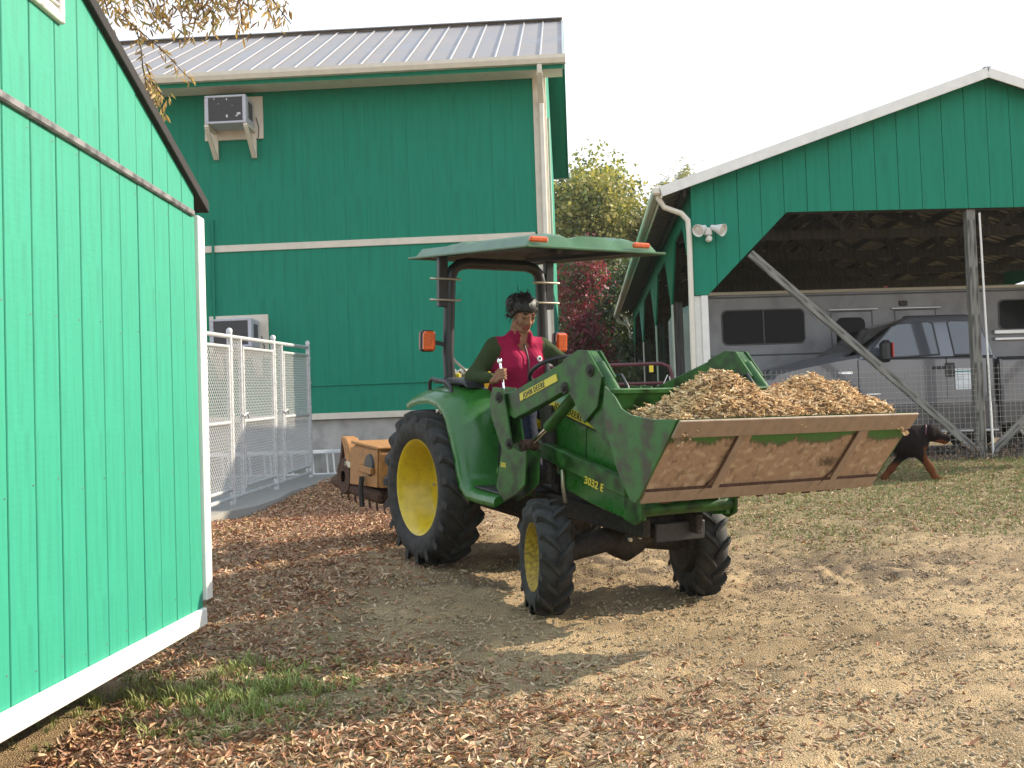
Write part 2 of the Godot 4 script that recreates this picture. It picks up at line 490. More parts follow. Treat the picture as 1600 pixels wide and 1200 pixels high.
func build_ground() -> void:
	# one sheet: a fine mesh in the yard, a coarse one out to the horizon
	var xs := PackedFloat32Array()
	var zs := PackedFloat32Array()
	var x := -300.0
	while x < 300.0:
		xs.append(x)
		x += 0.045 if x > -3.4 and x < 4.2 else (0.12 if x > -9.0 and x < 10.0 else (1.0 if absf(x) < 20.0 else 20.0))
		if xs[-1] < -20.0 and x > -20.0: x = -20.0
		if xs[-1] < -9.0 and x > -9.0: x = -9.0
	var z := 60.0
	while z > -400.0:
		zs.append(z)
		z -= 0.045 if z < -2.6 and z > -10.0 else (0.1 if z < -1.0 and z > -19.0 else (1.0 if z < 6.0 and z > -40.0 else 12.0))
		if zs[-1] > 6.0 and z < 6.0: z = 5.9
		if zs[-1] > -1.0 and z < -1.0: z = -1.01
	var w := xs.size()
	var h := zs.size()
	var v := PackedVector3Array()
	var c := PackedColorArray()
	var nn := PackedVector3Array()
	var clod := FastNoiseLite.new()
	clod.frequency = 2.2; clod.fractal_octaves = 3; clod.seed = 31
	var tone := FastNoiseLite.new()
	tone.frequency = 0.7; tone.fractal_octaves = 6; tone.seed = 77
	for j in h:
		for i in w:
			var px := xs[i]
			var pz := zs[j]
			var near := px > -4.0 and px < 5.0 and pz < -2.0 and pz > -15.0
			var y := ground_y(px, pz)
			var damp := exp(-(pow((px - 1.7) / 1.0, 2) + pow((pz + 7.9) / 0.6, 2))) + exp(-(pow((px - 0.1) / 0.9, 2) + pow((pz + 8.3) / 0.7, 2))) * 0.6
			var tn := tone.get_noise_2d(px, pz)
			if near: y += clod.get_noise_2d(px * 3.0, pz * 3.0) * (0.018 + 0.03 * damp) + maxf(clod.get_noise_2d(px * 1.3 + 7.0, pz * 1.3), 0.0) * 0.035 + clod.get_noise_2d(px * 5.5, pz * 5.5) * 0.009
			v.append(Vector3(px, y, pz))
			var g := lawn(px, pz)
			var col := Color(0.72, 0.54, 0.315).lerp(Color(0.4, 0.29, 0.16), clampf(0.32 + tn * 1.3, 0, 1))
			col = col.lerp(Color(0.17, 0.125, 0.085), clampf(damp * (0.6 + clod.get_noise_2d(px * 1.4, pz * 1.4) * 1.8) + smooth(0.2, 0.5, clod.get_noise_2d(px * 0.5 + 30.0, pz * 0.9)) * 0.4, 0, 0.85))
			col = col.lerp(Color(0.27, 0.24, 0.1), g * 0.75)
			col = col.lerp(Color(0.36, 0.235, 0.135), litter(px, pz) * 0.55)
			c.append(col)
	nn.resize(v.size())
	for j in h:
		for i in w:
			var k := j * w + i
			var dx := v[k + (1 if i < w - 1 else 0)] - v[k - (1 if i > 0 else 0)]
			var dz := v[k + (w if j < h - 1 else 0)] - v[k - (w if j > 0 else 0)]
			nn[k] = dx.cross(dz).normalized()
			if nn[k].y < 0: nn[k] = -nn[k]
	var ix := PackedInt32Array()
	for j in h - 1:
		for i in w - 1:
			var k := j * w + i
			ix.append(k); ix.append(k + w + 1); ix.append(k + 1)
			ix.append(k); ix.append(k + w); ix.append(k + w + 1)
	# clockwise seen from above
	if (v[ix[2]] - v[ix[0]]).cross(v[ix[1]] - v[ix[0]]).y < 0:
		for i in range(0, ix.size(), 3):
			var t := ix[i + 1]
			ix[i + 1] = ix[i + 2]; ix[i + 2] = t
	var ar := []
	ar.resize(Mesh.ARRAY_MAX)
	ar[Mesh.ARRAY_VERTEX] = v; ar[Mesh.ARRAY_NORMAL] = nn; ar[Mesh.ARRAY_COLOR] = c; ar[Mesh.ARRAY_INDEX] = ix
	var am := ArrayMesh.new()
	am.add_surface_from_arrays(Mesh.PRIMITIVE_TRIANGLES, ar)
	tag(part("ground", am, M.soil, self), "", "", "", "structure")

# ---------------------------------------------------------------- buildings
func column_poly(u0: float, u1: float, bottom: Callable, top: Callable, breaks: Array) -> Array:
	var us := [u0]
	for b in breaks:
		if b > u0 + 0.004 and b < u1 - 0.004: us.append(b)
	us.append(u1)
	us.sort()
	var lo := []
	var hi := []
	for u in us:
		if top.call(u) - bottom.call(u) < 0.005: continue
		lo.append(Vector2(u, bottom.call(u)))
		hi.append(Vector2(u, top.call(u)))
	hi.reverse()
	return lo + hi

func build_shed() -> void:
	var o := thing("garden_shed", "small bright green board shed with white corner trim and white skirt board", "shed")
	o.transform = Transform3D(Basis(Vector3(0.029, 0, 1).normalized(), Vector3.UP, Vector3(-1, 0, 0.029).normalized()), Vector3(-1.852, 0.32, -5.546))
	# local: x along the gable wall toward the ridge, y up from the ground, z into the shed
	var L := 3.5
	var mid := 1.75
	var roof_y := func(u): return 2.36 + 0.346 * (mid + 0.175 - absf(u - mid))
	var lo := 0.33
	var strip := 2.265
	var wall := holder("gable_wall", o)
	var back := []
	for u in [0.0, L]: back.append(Vector2(u, 0.3))
	back.append(Vector2(L, roof_y.call(L) - 0.056)); back.append(Vector2(mid, roof_y.call(mid) - 0.056)); back.append(Vector2(0, roof_y.call(0.0) - 0.056))
	var g := G.new()
	g.prism(back, Transform3D(Basis(), Vector3(0, 0, 0.05)), 0.07)
	part("backing", g, M.green_paint, wall)
	var u := -0.012
	var k := 0
	while u < L:
		var a := maxf(u + 0.004, 0.0)
		var b := minf(u + 0.199, L)
		var jog := rng.randf_range(-0.0015, 0.0015)
		if b - a > 0.05:
			g = G.new()
			g.prism([Vector2(a, lo), Vector2(b, lo), Vector2(b, strip - 0.012), Vector2(a, strip - 0.012)], Transform3D(Basis(), Vector3(0, 0, 0.006 + jog)), 0.018, 0.003)
			part("siding_board", g, M.green_paint, wall)
			g = G.new()
			g.prism(column_poly(a, b, func(_x): return strip + 0.012, func(x): return roof_y.call(x) - 0.05, [mid]), Transform3D(Basis(), Vector3(0, 0, 0.006 - jog)), 0.018, 0.003)
			part("siding_board", g, M.green_paint, wall)
			var nails := G.new()
			for y in [0.42, 1.02, 1.62, 2.2]:
				nails.lathe([Vector2(0, 0.0016), Vector2(0.0035, 0.0012), Vector2(0.0042, 0)], Transform3D(Basis(Vector3.RIGHT, -PI / 2), Vector3(a + 0.018 + rng.randf() * 0.006, y + rng.randf_range(-0.03, 0.03), -0.003 + jog)), 6)
			part("nail_heads", nails, M.flashing, wall)
		u += 0.203
		k += 1
	part("flashing_strip", bx(Vector3(L / 2 + 0.02, strip, -0.008), Vector3(L - 0.04, 0.032, 0.024), 0.006), M.flashing, o, "weathered grey flashing strip across the green boards")
	part("skirt_board", bx(Vector3(L / 2 + 0.006, 0.304, -0.014), Vector3(L - 0.012, 0.082, 0.026), 0.005), M.white_trim, o)
	part("corner_trim", bx(Vector3(-0.056, 1.32, -0.002), Vector3(0.096, 1.892, 0.04), 0.005), M.white_trim, o)
	# the other walls, floor and the skids it stands on
	part("side_wall", bx(Vector3(-0.02, 1.3, 1.55), Vector3(0.06, 2.0, 2.9), 0.0), M.green_paint, o)
	part("side_wall", bx(Vector3(L - 0.03, 1.3, 1.55), Vector3(0.06, 2.0, 2.9), 0.0), M.green_paint, o)
	g = G.new()
	g.prism(back, Transform3D(Basis(), Vector3(0, 0, 3.05)), 0.06)
	part("rear_wall", g, M.green_paint, o)
	part("floor", bx(Vector3(L / 2, 0.31, 1.55), Vector3(L - 0.08, 0.06, 2.9)), M.brown_timber, o)
	for s in [0.62, 2.6]:
		part("skid", bx(Vector3(L / 2, 0.165, s), Vector3(L - 0.1, 0.22, 0.1), 0.01), M.brown_timber, o)
	for s in [0.4, 1.75, 3.1]:
		part("block", bx(Vector3(s, 0.03, 0.62), Vector3(0.4, 0.12, 0.2), 0.01), M.concrete_wall, o)
	# roof: two shingled slopes with a dark drip edge
	var roof := holder("roof", o)
	for s in [-1.0, 1.0]:
		var e: float = mid + s * (mid + 0.175)
		var y0: float = roof_y.call(e)
		var y1: float = roof_y.call(mid)
		g = G.new()
		g.prism([Vector2(e, y0), Vector2(mid, y1), Vector2(mid, y1 - 0.045), Vector2(e, y0 - 0.05)], Transform3D(Basis(), Vector3(0, 0, 1.6)), 3.2, 0.006)
		part("roof_slope", g, M.shingle, roof)
		g = G.new()
		g.prism([Vector2(e, y0 + 0.004), Vector2(mid, y1 + 0.004), Vector2(mid, y1 - 0.05), Vector2(e, y0 - 0.052)], Transform3D(Basis(), Vector3(0, 0, -0.012)), 0.03, 0.003)
		part("drip_edge", g, M.shingle, roof)
	# louvred gable vent
	var vt := holder("gable_vent", o)
	for q in [[1.575, 2.76, 0.03, 0.2], [1.925, 2.76, 0.03, 0.2], [1.75, 2.675, 0.38, 0.03], [1.75, 2.85, 0.38, 0.03], [1.75, 2.76, 0.03, 0.2]]:
		part("frame", bx(Vector3(q[0], q[1], -0.012), Vector3(q[2], q[3], 0.024), 0.004), M.white_trim, vt)
	part("backing", bx(Vector3(1.75, 2.76, -0.001), Vector3(0.36, 0.19, 0.006)), M.black_print, vt)  # black plate added to paint the shaded gaps between the slats
	for i in 7:
		part("slat", bx(Vector3(1.75, 2.7 + i * 0.022, -0.006), Vector3(0.34, 0.012, 0.016), 0.0, Basis(Vector3.RIGHT, 0.5)), M.white_trim, vt)

func build_barn() -> void:
	var o := thing("two_storey_barn", "large dark green barn with grey ribbed metal roof and cream band across its wall", "barn", Vector3(-4.8, 0.9, -19.5))
	var at := -o.position
	var X0 := -9.4
	var X1 := -0.30
	var ZF := -16.3
	var ZB := -22.6
	var zm := -19.42
	var wall := holder("front_wall", o)
	wall.position = at
	var side := holder("side_wall", o)
	side.position = at
	part("backing", bx(Vector3((X0 + X1) / 2, 4.18, ZF - 0.1), Vector3(X1 - X0 - 0.02, 4.85, 0.14)), M.green_paint_old, wall)
	var x := X1 - 0.17
	while x > X0:
		for r in [[1.81, 4.185], [4.285, 6.56]]:
			var j := rng.randf_range(-0.0012, 0.0012)
			part("siding_board", bx(Vector3(x - 0.1525, (r[0] + r[1]) / 2, ZF - 0.016 + j), Vector3(0.3042, r[1] - r[0], 0.024), 0.0012), M.green_paint_old, wall)
		x -= 0.305
	part("band_board", bx(Vector3((X0 + X1) / 2 - 0.1, 4.235, ZF + 0.004), Vector3(X1 - X0 - 0.2, 0.098, 0.026), 0.004), M.cream_trim, wall)
	part("base_board", bx(Vector3((X0 + X1) / 2 - 0.1, 1.765, ZF + 0.004), Vector3(X1 - X0 - 0.2, 0.09, 0.026), 0.004), M.cream_trim, wall)
	part("drip_ledge", bx(Vector3((X0 + X1) / 2 - 0.1, 2.21, ZF + 0.004), Vector3(X1 - X0 - 0.22, 0.022, 0.02), 0.003), M.green_paint_old, wall)
	part("corner_board", bx(Vector3(X1 - 0.085, 4.19, ZF + 0.004), Vector3(0.17, 4.84, 0.03), 0.004), M.cream_trim, wall)
	part("foundation", bx(Vector3((X0 + X1) / 2, 1.2, (ZF + ZB) / 2), Vector3(X1 - X0 - 0.06, 1.04, ZF - ZB - 0.1), 0.01), M.concrete_wall, o).position = at
	# gable side, lit by the sun
	var zc := func(z): return 6.6 + 0.504 * (3.55 - absf(z - zm))
	var z := ZF - 0.1
	var xf := Transform3D(Basis(Vector3(0, 0, 1), Vector3.UP, Vector3(-1, 0, 0)), Vector3(X1 - 0.012, 0, 0))
	while z > ZB:
		var a := maxf(z - 0.301, ZB)
		var g := G.new()
		g.prism(column_poly(a, z, func(_q): return 1.74, func(q): return zc.call(q) - 0.32, [zm]), xf, 0.024, 0.002)
		part("siding_board", g, M.green_paint_old, side)
		z -= 0.305
	part("backing", bx(Vector3(X1 - 0.1, 4.2, (ZF + ZB) / 2), Vector3(0.1, 4.9, ZF - ZB - 0.3)), M.green_paint_old, side)
	part("corner_board", bx(Vector3(X1 + 0.004, 4.19, ZF - 0.04), Vector3(0.03, 4.84, 0.09), 0.004), M.cream_trim, side)
	part("window_trim", bx(Vector3(X1 + 0.02, 5.2, ZF - 0.9), Vector3(0.04, 1.9, 0.1), 0.004), M.cream_trim, side)
	part("rear_wall", bx(Vector3((X0 + X1) / 2, 4.18, ZB + 0.05), Vector3(X1 - X0, 4.85, 0.1)), M.green_paint_old, o).position = at
	part("end_wall", bx(Vector3(X0 + 0.05, 4.18, (ZF + ZB) / 2), Vector3(0.1, 4.85, ZF - ZB - 0.2)), M.green_paint_old, o).position = at
	# roof
	var roof := holder("roof", o)
	roof.position = at
	var ze := ZF + 0.48
	var ye := 6.60
	var yr: float = ye + 0.504 * (ze - zm)
	var R1 := -0.02
	var R0 := -9.7
	var run := Vector3(0, ye - yr, ze - zm)
	var ln := run.length()
	var dn := run / ln
	var nrm := Vector3(0, dn.z, -dn.y)
	var bs := Basis(Vector3.RIGHT, nrm, Vector3.RIGHT.cross(nrm))
	var cx := R1
	while cx > R0 + 0.1:
		var c := Vector3(cx - 0.16, (ye + yr) / 2, (ze + zm) / 2)
		part("roof_panel", bx(c, Vector3(0.317, 0.02, ln), 0.0, bs), M.roof_metal, roof)
		part("rib", bx(c + Vector3(0.16, 0, 0) + nrm * 0.021, Vector3(0.03, 0.024, ln - 0.02), 0.008, bs), M.rib_metal, roof)
		cx -= 0.32
	var g2 := G.new()
	g2.prism([Vector2(zm, yr - 0.01), Vector2(ze, ye - 0.01), Vector2(ze, ye - 0.13), Vector2(zm, yr - 0.14), Vector2(ZB - 0.4, ye - 0.1), Vector2(ZB - 0.4, ye + 0.05)], Transform3D(Basis(Vector3(0, 0, 1), Vector3.UP, Vector3(-1, 0, 0)), Vector3((R0 + R1) / 2, 0, 0)), R1 - R0 - 0.01)
	part("roof_deck", g2, M.green_paint_old, roof)
	part("rear_slope", bx(Vector3((R0 + R1) / 2, (ye + yr) / 2 + 0.01, (zm + ZB - 0.43) / 2), Vector3(R1 - R0, 0.02, ln), 0.0, Basis(Vector3.RIGHT, Vector3(0, dn.z, dn.y), Vector3.RIGHT.cross(Vector3(0, dn.z, dn.y)))), M.roof_metal, roof)
	var rc := G.new()
	rc.bar(Vector3(R1 + 0.01, yr + 0.035, zm), Vector3(R0, yr + 0.035, zm), 0.22, 0.02, 0.006)
	part("ridge_cap", rc, M.rib_metal, roof)
	for s in [1.0, -1.0]:
		var g3 := G.new()
		g3.bar(Vector3(R1 + 0.012, yr - 0.055, zm), Vector3(R1 + 0.012, ye - 0.055, zm + s * (ze - zm)), 0.024, 0.15, 0.004)
		part("rake_board", g3, M.green_paint_old, roof)
	# K-shaped gutter and its downspout
	var g4 := G.new()
	g4.prism([Vector2(0, 0), Vector2(0, 0.11), Vector2(0.02, 0.11), Vector2(0.02, 0.02), Vector2(0.075, 0.02), Vector2(0.1, 0.07), Vector2(0.105, 0.11), Vector2(0.125, 0.11), Vector2(0.12, 0.06), Vector2(0.09, 0.0)], Transform3D(Basis(Vector3(0, 0, 1), Vector3.UP, Vector3(-1, 0, 0)), Vector3((R0 + R1) / 2 + 0.02, 6.53, ze - 0.01)), R1 - R0 + 0.03)
	part("gutter", g4, M.gutter, roof)
	part("fascia", bx(Vector3((R0 + R1) / 2, 6.54, ze - 0.022), Vector3(R1 - R0, 0.14, 0.018)), M.gutter, roof)
	part("gutter", bx(Vector3((R0 + R1) / 2 + 0.02, 6.56, ZB - 0.47), Vector3(R1 - R0 + 0.1, 0.11, 0.11), 0.01), M.gutter, roof)
	part("soffit", bx(Vector3((R0 + R1) / 2, 6.5, (ze + ZF) / 2 - 0.02), Vector3(R1 - R0 - 0.03, 0.014, ze - ZF - 0.07)), M.gutter, roof)
	var d := G.new()
	d.bar(Vector3(X1 - 0.05, 6.53, ze + 0.04), Vector3(X1 - 0.05, 6.4, ze + 0.02), 0.09, 0.07, 0.012)
	d.bar(Vector3(X1 - 0.05, 6.42, ze + 0.02), Vector3(X1 - 0.05, 6.12, ZF + 0.07), 0.088, 0.068, 0.012)
	d.bar(Vector3(X1 - 0.05, 6.14, ZF + 0.062), Vector3(X1 - 0.05, 1.1, ZF + 0.062), 0.09, 0.07, 0.012)
	part("downspout", d, M.gutter, o).position = at
	var cd := G.new()
	cd.tube([Vector3(-5.16, 4.66, ZF + 0.03), Vector3(-5.16, 1.85, ZF + 0.03)], 0.018, 6)
	part("conduit", cd, M.green_paint_old, o).position = at

func build_air_conditioner(y0: float, label: String) -> void:
	var o := thing("air_conditioner", label, "air conditioner", Vector3(-4.8, y0, -16.3), "air conditioners on the barn wall")
	var cx := -4.80 + 4.8
	part("surround_board", bx(Vector3(cx - 0.01, 0.1, 0.02), Vector3(0.86, 0.62, 0.03), 0.004), M.cream_trim, o)
	var cs := holder("casing", o)
	part("shell", bx(Vector3(cx, 0.12, 0.245), Vector3(0.59, 0.4, 0.41), 0.012), M.ac_case, cs)
	part("face_frame", bx(Vector3(cx, 0.305, 0.455), Vector3(0.59, 0.03, 0.02), 0.004), M.ac_case, cs)
	part("face_frame", bx(Vector3(cx, -0.065, 0.455), Vector3(0.59, 0.03, 0.02), 0.004), M.ac_case, cs)
	for s in [-1.0, 1.0]:
		part("face_frame", bx(Vector3(cx + s * 0.27, 0.12, 0.455), Vector3(0.05, 0.34, 0.02), 0.004), M.ac_case, cs)
		part("side_louvre", bx(Vector3(cx + s * 0.296, 0.13, 0.24), Vector3(0.006, 0.24, 0.2)), M.ac_grille, cs)
	part("grille", bx(Vector3(cx, 0.12, 0.452), Vector3(0.485, 0.336, 0.008)), M.ac_grille, cs)
	var gl := G.new()
	for i in 22: gl.box(Vector3(cx, -0.035 + i * 0.0148, 0.457), Vector3(0.485, 0.003, 0.004))
	part("grille_fins", gl, M.weight_gray, cs)
	if y0 > 4.0:
		var fl := G.new()
		for p in [[-0.16, 0.27, 0.02], [0.02, 0.26, 0.025], [-0.1, 0.2, 0.012], [0.02, 0.02, 0.04], [0.19, 0.05, 0.05], [0.16, 0.02, 0.03], [0.1, 0.17, 0.01]]:
			fl.box(Vector3(cx + p[0], p[1], 0.461), Vector3(p[2] * 0.6, p[2], 0.003), 0.0, Basis(Vector3.BACK, p[0] * 9.0))
		part("bent_fins", fl, M.flake, cs)
	var cord := G.new()
	cord.tube([Vector3(cx + 0.32, 0.1, 0.04), Vector3(cx + 0.36, -0.05, 0.045), Vector3(cx + 0.35, -0.19, 0.04), Vector3(cx + 0.3, -0.23, 0.02)], 0.006, 6)
	part("cord", cord, M.hose, o)
	for s in [-1.0, 1.0]:
		var br := holder("bracket", o)
		part("arm", bx(Vector3(cx + s * 0.28, -0.105, 0.23), Vector3(0.06, 0.04, 0.46), 0.004), M.cream_trim, br)
		part("wall_cleat", bx(Vector3(cx + s * 0.28, -0.28, 0.025), Vector3(0.07, 0.42, 0.04), 0.004), M.cream_trim, br)
		var g := G.new()
		g.bar(Vector3(cx + s * 0.28, -0.12, 0.44), Vector3(cx + s * 0.28, -0.47, 0.06), 0.055, 0.05, 0.004)
		part("strut", g, M.cream_trim, br)

const PB_O := Vector3(1.55, 0, -14.8)
const PB_A := 0.12
func pb(u: float, y: float, outward := 0.0) -> Vector3:     # on the pole barn's front
	return PB_O + Vector3(cos(PB_A), 0, -sin(PB_A)) * u + Vector3(0, y, 0) + Vector3(sin(PB_A), 0, cos(PB_A)) * outward
func pb_basis() -> Basis:
	return Basis(Vector3(cos(PB_A), 0, -sin(PB_A)), Vector3.UP, Vector3(sin(PB_A), 0, cos(PB_A)))

func build_pole_barn() -> void:
	var base := pb(3.92, 0.9)
	var o := thing("pole_barn", "open fronted green pole barn with white edged gable over a parked truck", "barn", base)
	var W := 7.84
	var rake := func(u): return 5.9 - 0.338 * absf(u - W / 2)
	var under := func(u): return clampf(3.12 + (minf(u, W - u) - 0.18) * 0.98, 3.12, 4.165)
	var gable := holder("gable_wall", o)
	gable.transform = Transform3D(pb_basis(), PB_O - base)
	var u := 0.0
	while u < W - 0.01:
		var g := G.new()
		g.prism(column_poly(u + 0.003, minf(u + 0.302, W), under, rake, [0.18, 1.245, W / 2, W - 1.245, W - 0.18]), Transform3D(Basis(), Vector3(0, 0, rng.randf_range(-0.001, 0.001))), 0.02, 0.0025)
		part("siding_board", g, M.green_paint_old, gable)
		u += 0.305
	var bk := [Vector2(0.02, 3.16), Vector2(0.2, 3.18), Vector2(1.25, 4.2), Vector2(W - 1.25, 4.2), Vector2(W - 0.2, 3.18), Vector2(W - 0.02, 3.16), Vector2(W - 0.02, 4.55), Vector2(W / 2, 5.86), Vector2(0.02, 4.55)]
	var gb := G.new()
	gb.prism(bk, Transform3D(Basis(), Vector3(0, 0, -0.06)), 0.08)
	part("backing", gb, M.green_paint_old, gable)
	# posts and braces of the open front
	for q in [[0.075, 3.115], [W - 0.075, 3.115]]:
		part("corner_post", bx(Vector3(q[0], (0.8 + q[1]) / 2, -0.09), Vector3(0.15, q[1] - 0.8, 0.14), 0.006), M.white_trim, gable)
		part("corner_board", bx(Vector3(q[0] + (0.055 if q[0] < 1 else -0.055), (0.8 + q[1]) / 2, -0.004), Vector3(0.09, q[1] - 0.8, 0.022), 0.004), M.white_trim, gable)
	part("centre_post", bx(Vector3(3.71, 2.46, -0.09), Vector3(0.118, 3.4, 0.118), 0.008), M.gray_timber, gable)
	for q in [[Vector3(0.74, 3.64, 0.03), Vector3(3.6, 1.0, 0.03)], [Vector3(3.82, 1.0, 0.03), Vector3(6.9, 3.8, 0.03)]]:
		var dv: Vector3 = (q[1] - q[0]).normalized()
		var br := part("brace", bx(Vector3.ZERO, Vector3(0.105, q[0].distance_to(q[1]), 0.045), 0.005), M.gray_timber, gable)
		br.transform = Transform3D(Basis(dv.cross(Vector3.BACK), dv, Vector3.BACK), (q[0] + q[1]) / 2)
	var pp := G.new()
	pp.tube([Vector3(3.80, 4.1, 0.015), Vector3(3.81, 0.75, 0.05)], 0.014, 6)
	part("white_pipe", pp, M.white_trim, gable)
	# long left side: posts with white boards, haunched panels between them
	var side := holder("side_wall", o)
	side.position = -base
	var zs := [-14.95, -18.2, -21.9, -26.1, -30.2]
	for i in zs.size():
		if i > 0:
			part("post", bx(Vector3(1.64, 2.1, zs[i]), Vector3(0.14, 2.6, 0.14), 0.005), M.brown_timber, side)
			part("post_board", bx(Vector3(1.553, 2.1, zs[i]), Vector3(0.022, 2.55, 0.19), 0.004), M.white_trim, side)
		if i < zs.size() - 1:
			var za: float = zs[i]
			var zb: float = zs[i + 1]
			var poly := [Vector2(za, 4.52), Vector2(za, 3.36), Vector2(za - 0.1, 3.36), Vector2(za - 1.0, 4.2), Vector2(zb + 1.0, 4.2), Vector2(zb + 0.1, 3.36), Vector2(zb, 3.36), Vector2(zb, 4.52)]
			var g := G.new()
			g.prism(poly, Transform3D(Basis(Vector3(0, 0, 1), Vector3.UP, Vector3(-1, 0, 0)), Vector3(1.553 + 0.004 * (i % 2), 0, 0)), 0.03, 0.003)
			part("arch_panel", g, M.green_paint_old, side)
	# other walls
	var right := pb(W, 0).x
	var rg2 := G.new()
	rg2.prism([Vector2(1.6, 0.8), Vector2(1.6, 4.6), Vector2((1.6 + right) / 2, 5.93), Vector2(right, 4.6), Vector2(right, 0.8)], Transform3D(Basis(), Vector3(0, 0, -30.3)), 0.1)
	part("rear_wall", rg2, M.brown_timber, o).position = -base
	var rside := holder("right_side_wall", o)
	rside.position = -base
	for i in zs.size():
		if i > 0: part("post", bx(Vector3(right - 0.08, 2.1, zs[i] + 0.02), Vector3(0.14, 2.6, 0.14), 0.005), M.brown_timber, rside)
		if i < zs.size() - 1:
			var za: float = zs[i] - (0.9 if i == 0 else 0.0)
			var zb: float = zs[i + 1]
			var g := G.new()
			g.prism([Vector2(za, 4.52), Vector2(za, 3.36), Vector2(za - 0.1, 3.36), Vector2(za - 0.9, 4.2), Vector2(zb + 0.9, 4.2), Vector2(zb + 0.1, 3.36), Vector2(zb, 3.36), Vector2(zb, 4.52)], Transform3D(Basis(Vector3(0, 0, 1), Vector3.UP, Vector3(-1, 0, 0)), Vector3(right - 0.003 - 0.004 * (i % 2), 0, 0)), 0.03, 0.003)
			part("arch_panel", g, M.green_paint_old, rside)
	# roof: ribbed sheets on purlins and trusses
	var roof := holder("roof", o)
	roof.position = -base
	var ridge_x := pb(W / 2, 0).x
	for s in [-1.0, 1.0]:
		var ue: float = W / 2 + s * (W / 2 + 0.4)
		var fe := pb(ue, 5.93 - 0.338 * (W / 2 + 0.4), 0.2)
		var fr := pb(W / 2, 5.93, 0.2)
		var be := Vector3(fe.x, fe.y, -30.6)
		var br := Vector3(fr.x, fr.y, -30.6)
		var g := G.new()
		var up := Vector3(0, 0.035, 0)
		g.quad(fe, fr, br, be, Vector3.DOWN); g.quad(fe + up, fr + up, br + up, be + up, Vector3.UP)
		g.quad(fe, fr, fr + up, fe + up, Vector3.BACK); g.quad(fe, be, be + up, fe + up, Vector3(s, 0, 0)); g.quad(be, br, br + up, be + up, Vector3.FORWARD)
		part("roof_sheet", g, M.foil, roof)
		# ribs under the sheet, running down the slope
		for i in 50:
			var t := 0.02 + i / 51.0
			var a := fr.lerp(br, t)
			var b := fe.lerp(be, t)
			var rg := G.new()
			rg.bar(a - up * 0.6, b - up * 0.6, 0.07, 0.04)
			part("rib", rg, M.foil, roof)
		for i in 9:
			var t := (i + 0.35) / 9.0
			var pg := G.new()
			pg.bar(fr.lerp(fe, t) + Vector3(0, -0.1, -0.25), br.lerp(be, t) + Vector3(0, -0.1, 0), 0.045, 0.14)
			part("purlin", pg, M.brown_timber, roof)
		var fc := G.new()
		var d := (fe - fr).normalized()
		fc.bar(fr + Vector3(0, -0.04, 0.012), fe + Vector3(0, -0.04, 0.012) + d * 0.02, 0.13, 0.022, 0.004, pb_basis().z)
		part("rake_fascia", fc, M.white_trim, roof)
		var ef := G.new()
		ef.bar(fe + Vector3(s * 0.012, -0.06, 0), be + Vector3(s * 0.012, -0.06, 0), 0.02, 0.13, 0.003)
		part("eave_fascia", ef, M.gutter, roof)
		var gt := G.new()
		gt.bar(fe + Vector3(s * 0.075, -0.03, 0.02), be + Vector3(s * 0.075, -0.07, 0), 0.1, 0.1, 0.02)
		part("gutter", gt, M.gutter, roof)
	for i in 7:
		var t := i / 7.0
		var tr := holder("truss", o)
		tr.position = -base
		var zz := 0.5 + i * 2.2
		var l := pb(0.1, 4.32, -0.1) + Vector3(0, 0, -zz)
		var r := pb(W - 0.1, 4.32, -0.1) + Vector3(0, 0, -zz)
		var top := pb(W / 2, 5.66, -0.1) + Vector3(0, 0, -zz)
		var g := G.new()
		g.bar(l, r, 0.04, 0.14)
		part("bottom_chord", g, M.brown_timber, tr)
		for e in [l, r]:
			g = G.new()
			g.bar(e + Vector3(0, 0.05, 0), top, 0.04, 0.14)
			part("top_chord", g, M.brown_timber, tr)
			g = G.new()
			g.bar(e.lerp(top, 0.5), l.lerp(r, 0.35 if e == l else 0.65), 0.035, 0.09)
			part("web", g, M.brown_timber, tr)
			g = G.new()
			g.bar(top, l.lerp(r, 0.35 if e == l else 0.65), 0.035, 0.09)
			part("web", g, M.brown_timber, tr)
	var cap := G.new()
	cap.bar(pb(W / 2, 5.965, 0.2), Vector3(ridge_x, 5.965, -30.6), 0.1, 0.02, 0.006)
	part("ridge_cap", cap, M.rib_metal, roof)
	# downspouts at both ends of the left side
	var ds := G.new()
	ds.tube([Vector3(1.13, 4.52, -14.62), Vector3(1.13, 4.36, -14.64), Vector3(1.2, 4.25, -14.68), Vector3(1.42, 4.17, -14.73), Vector3(1.5, 4.08, -14.74), Vector3(1.51, 3.9, -14.74), Vector3(1.5, 2.4, -14.74), Vector3(1.5, 0.95, -14.74)], 0.036, 8)
	part("downspout", ds, M.gutter, o).position = -base
	ds = G.new()
	ds.tube([Vector3(1.14, 4.42, -30.5), Vector3(1.16, 4.28, -30.5), Vector3(1.42, 4.16, -30.45), Vector3(1.48, 4.0, -30.42), Vector3(1.48, 0.95, -30.42)], 0.05, 8)
	part("downspout", ds, M.gutter, o).position = -base

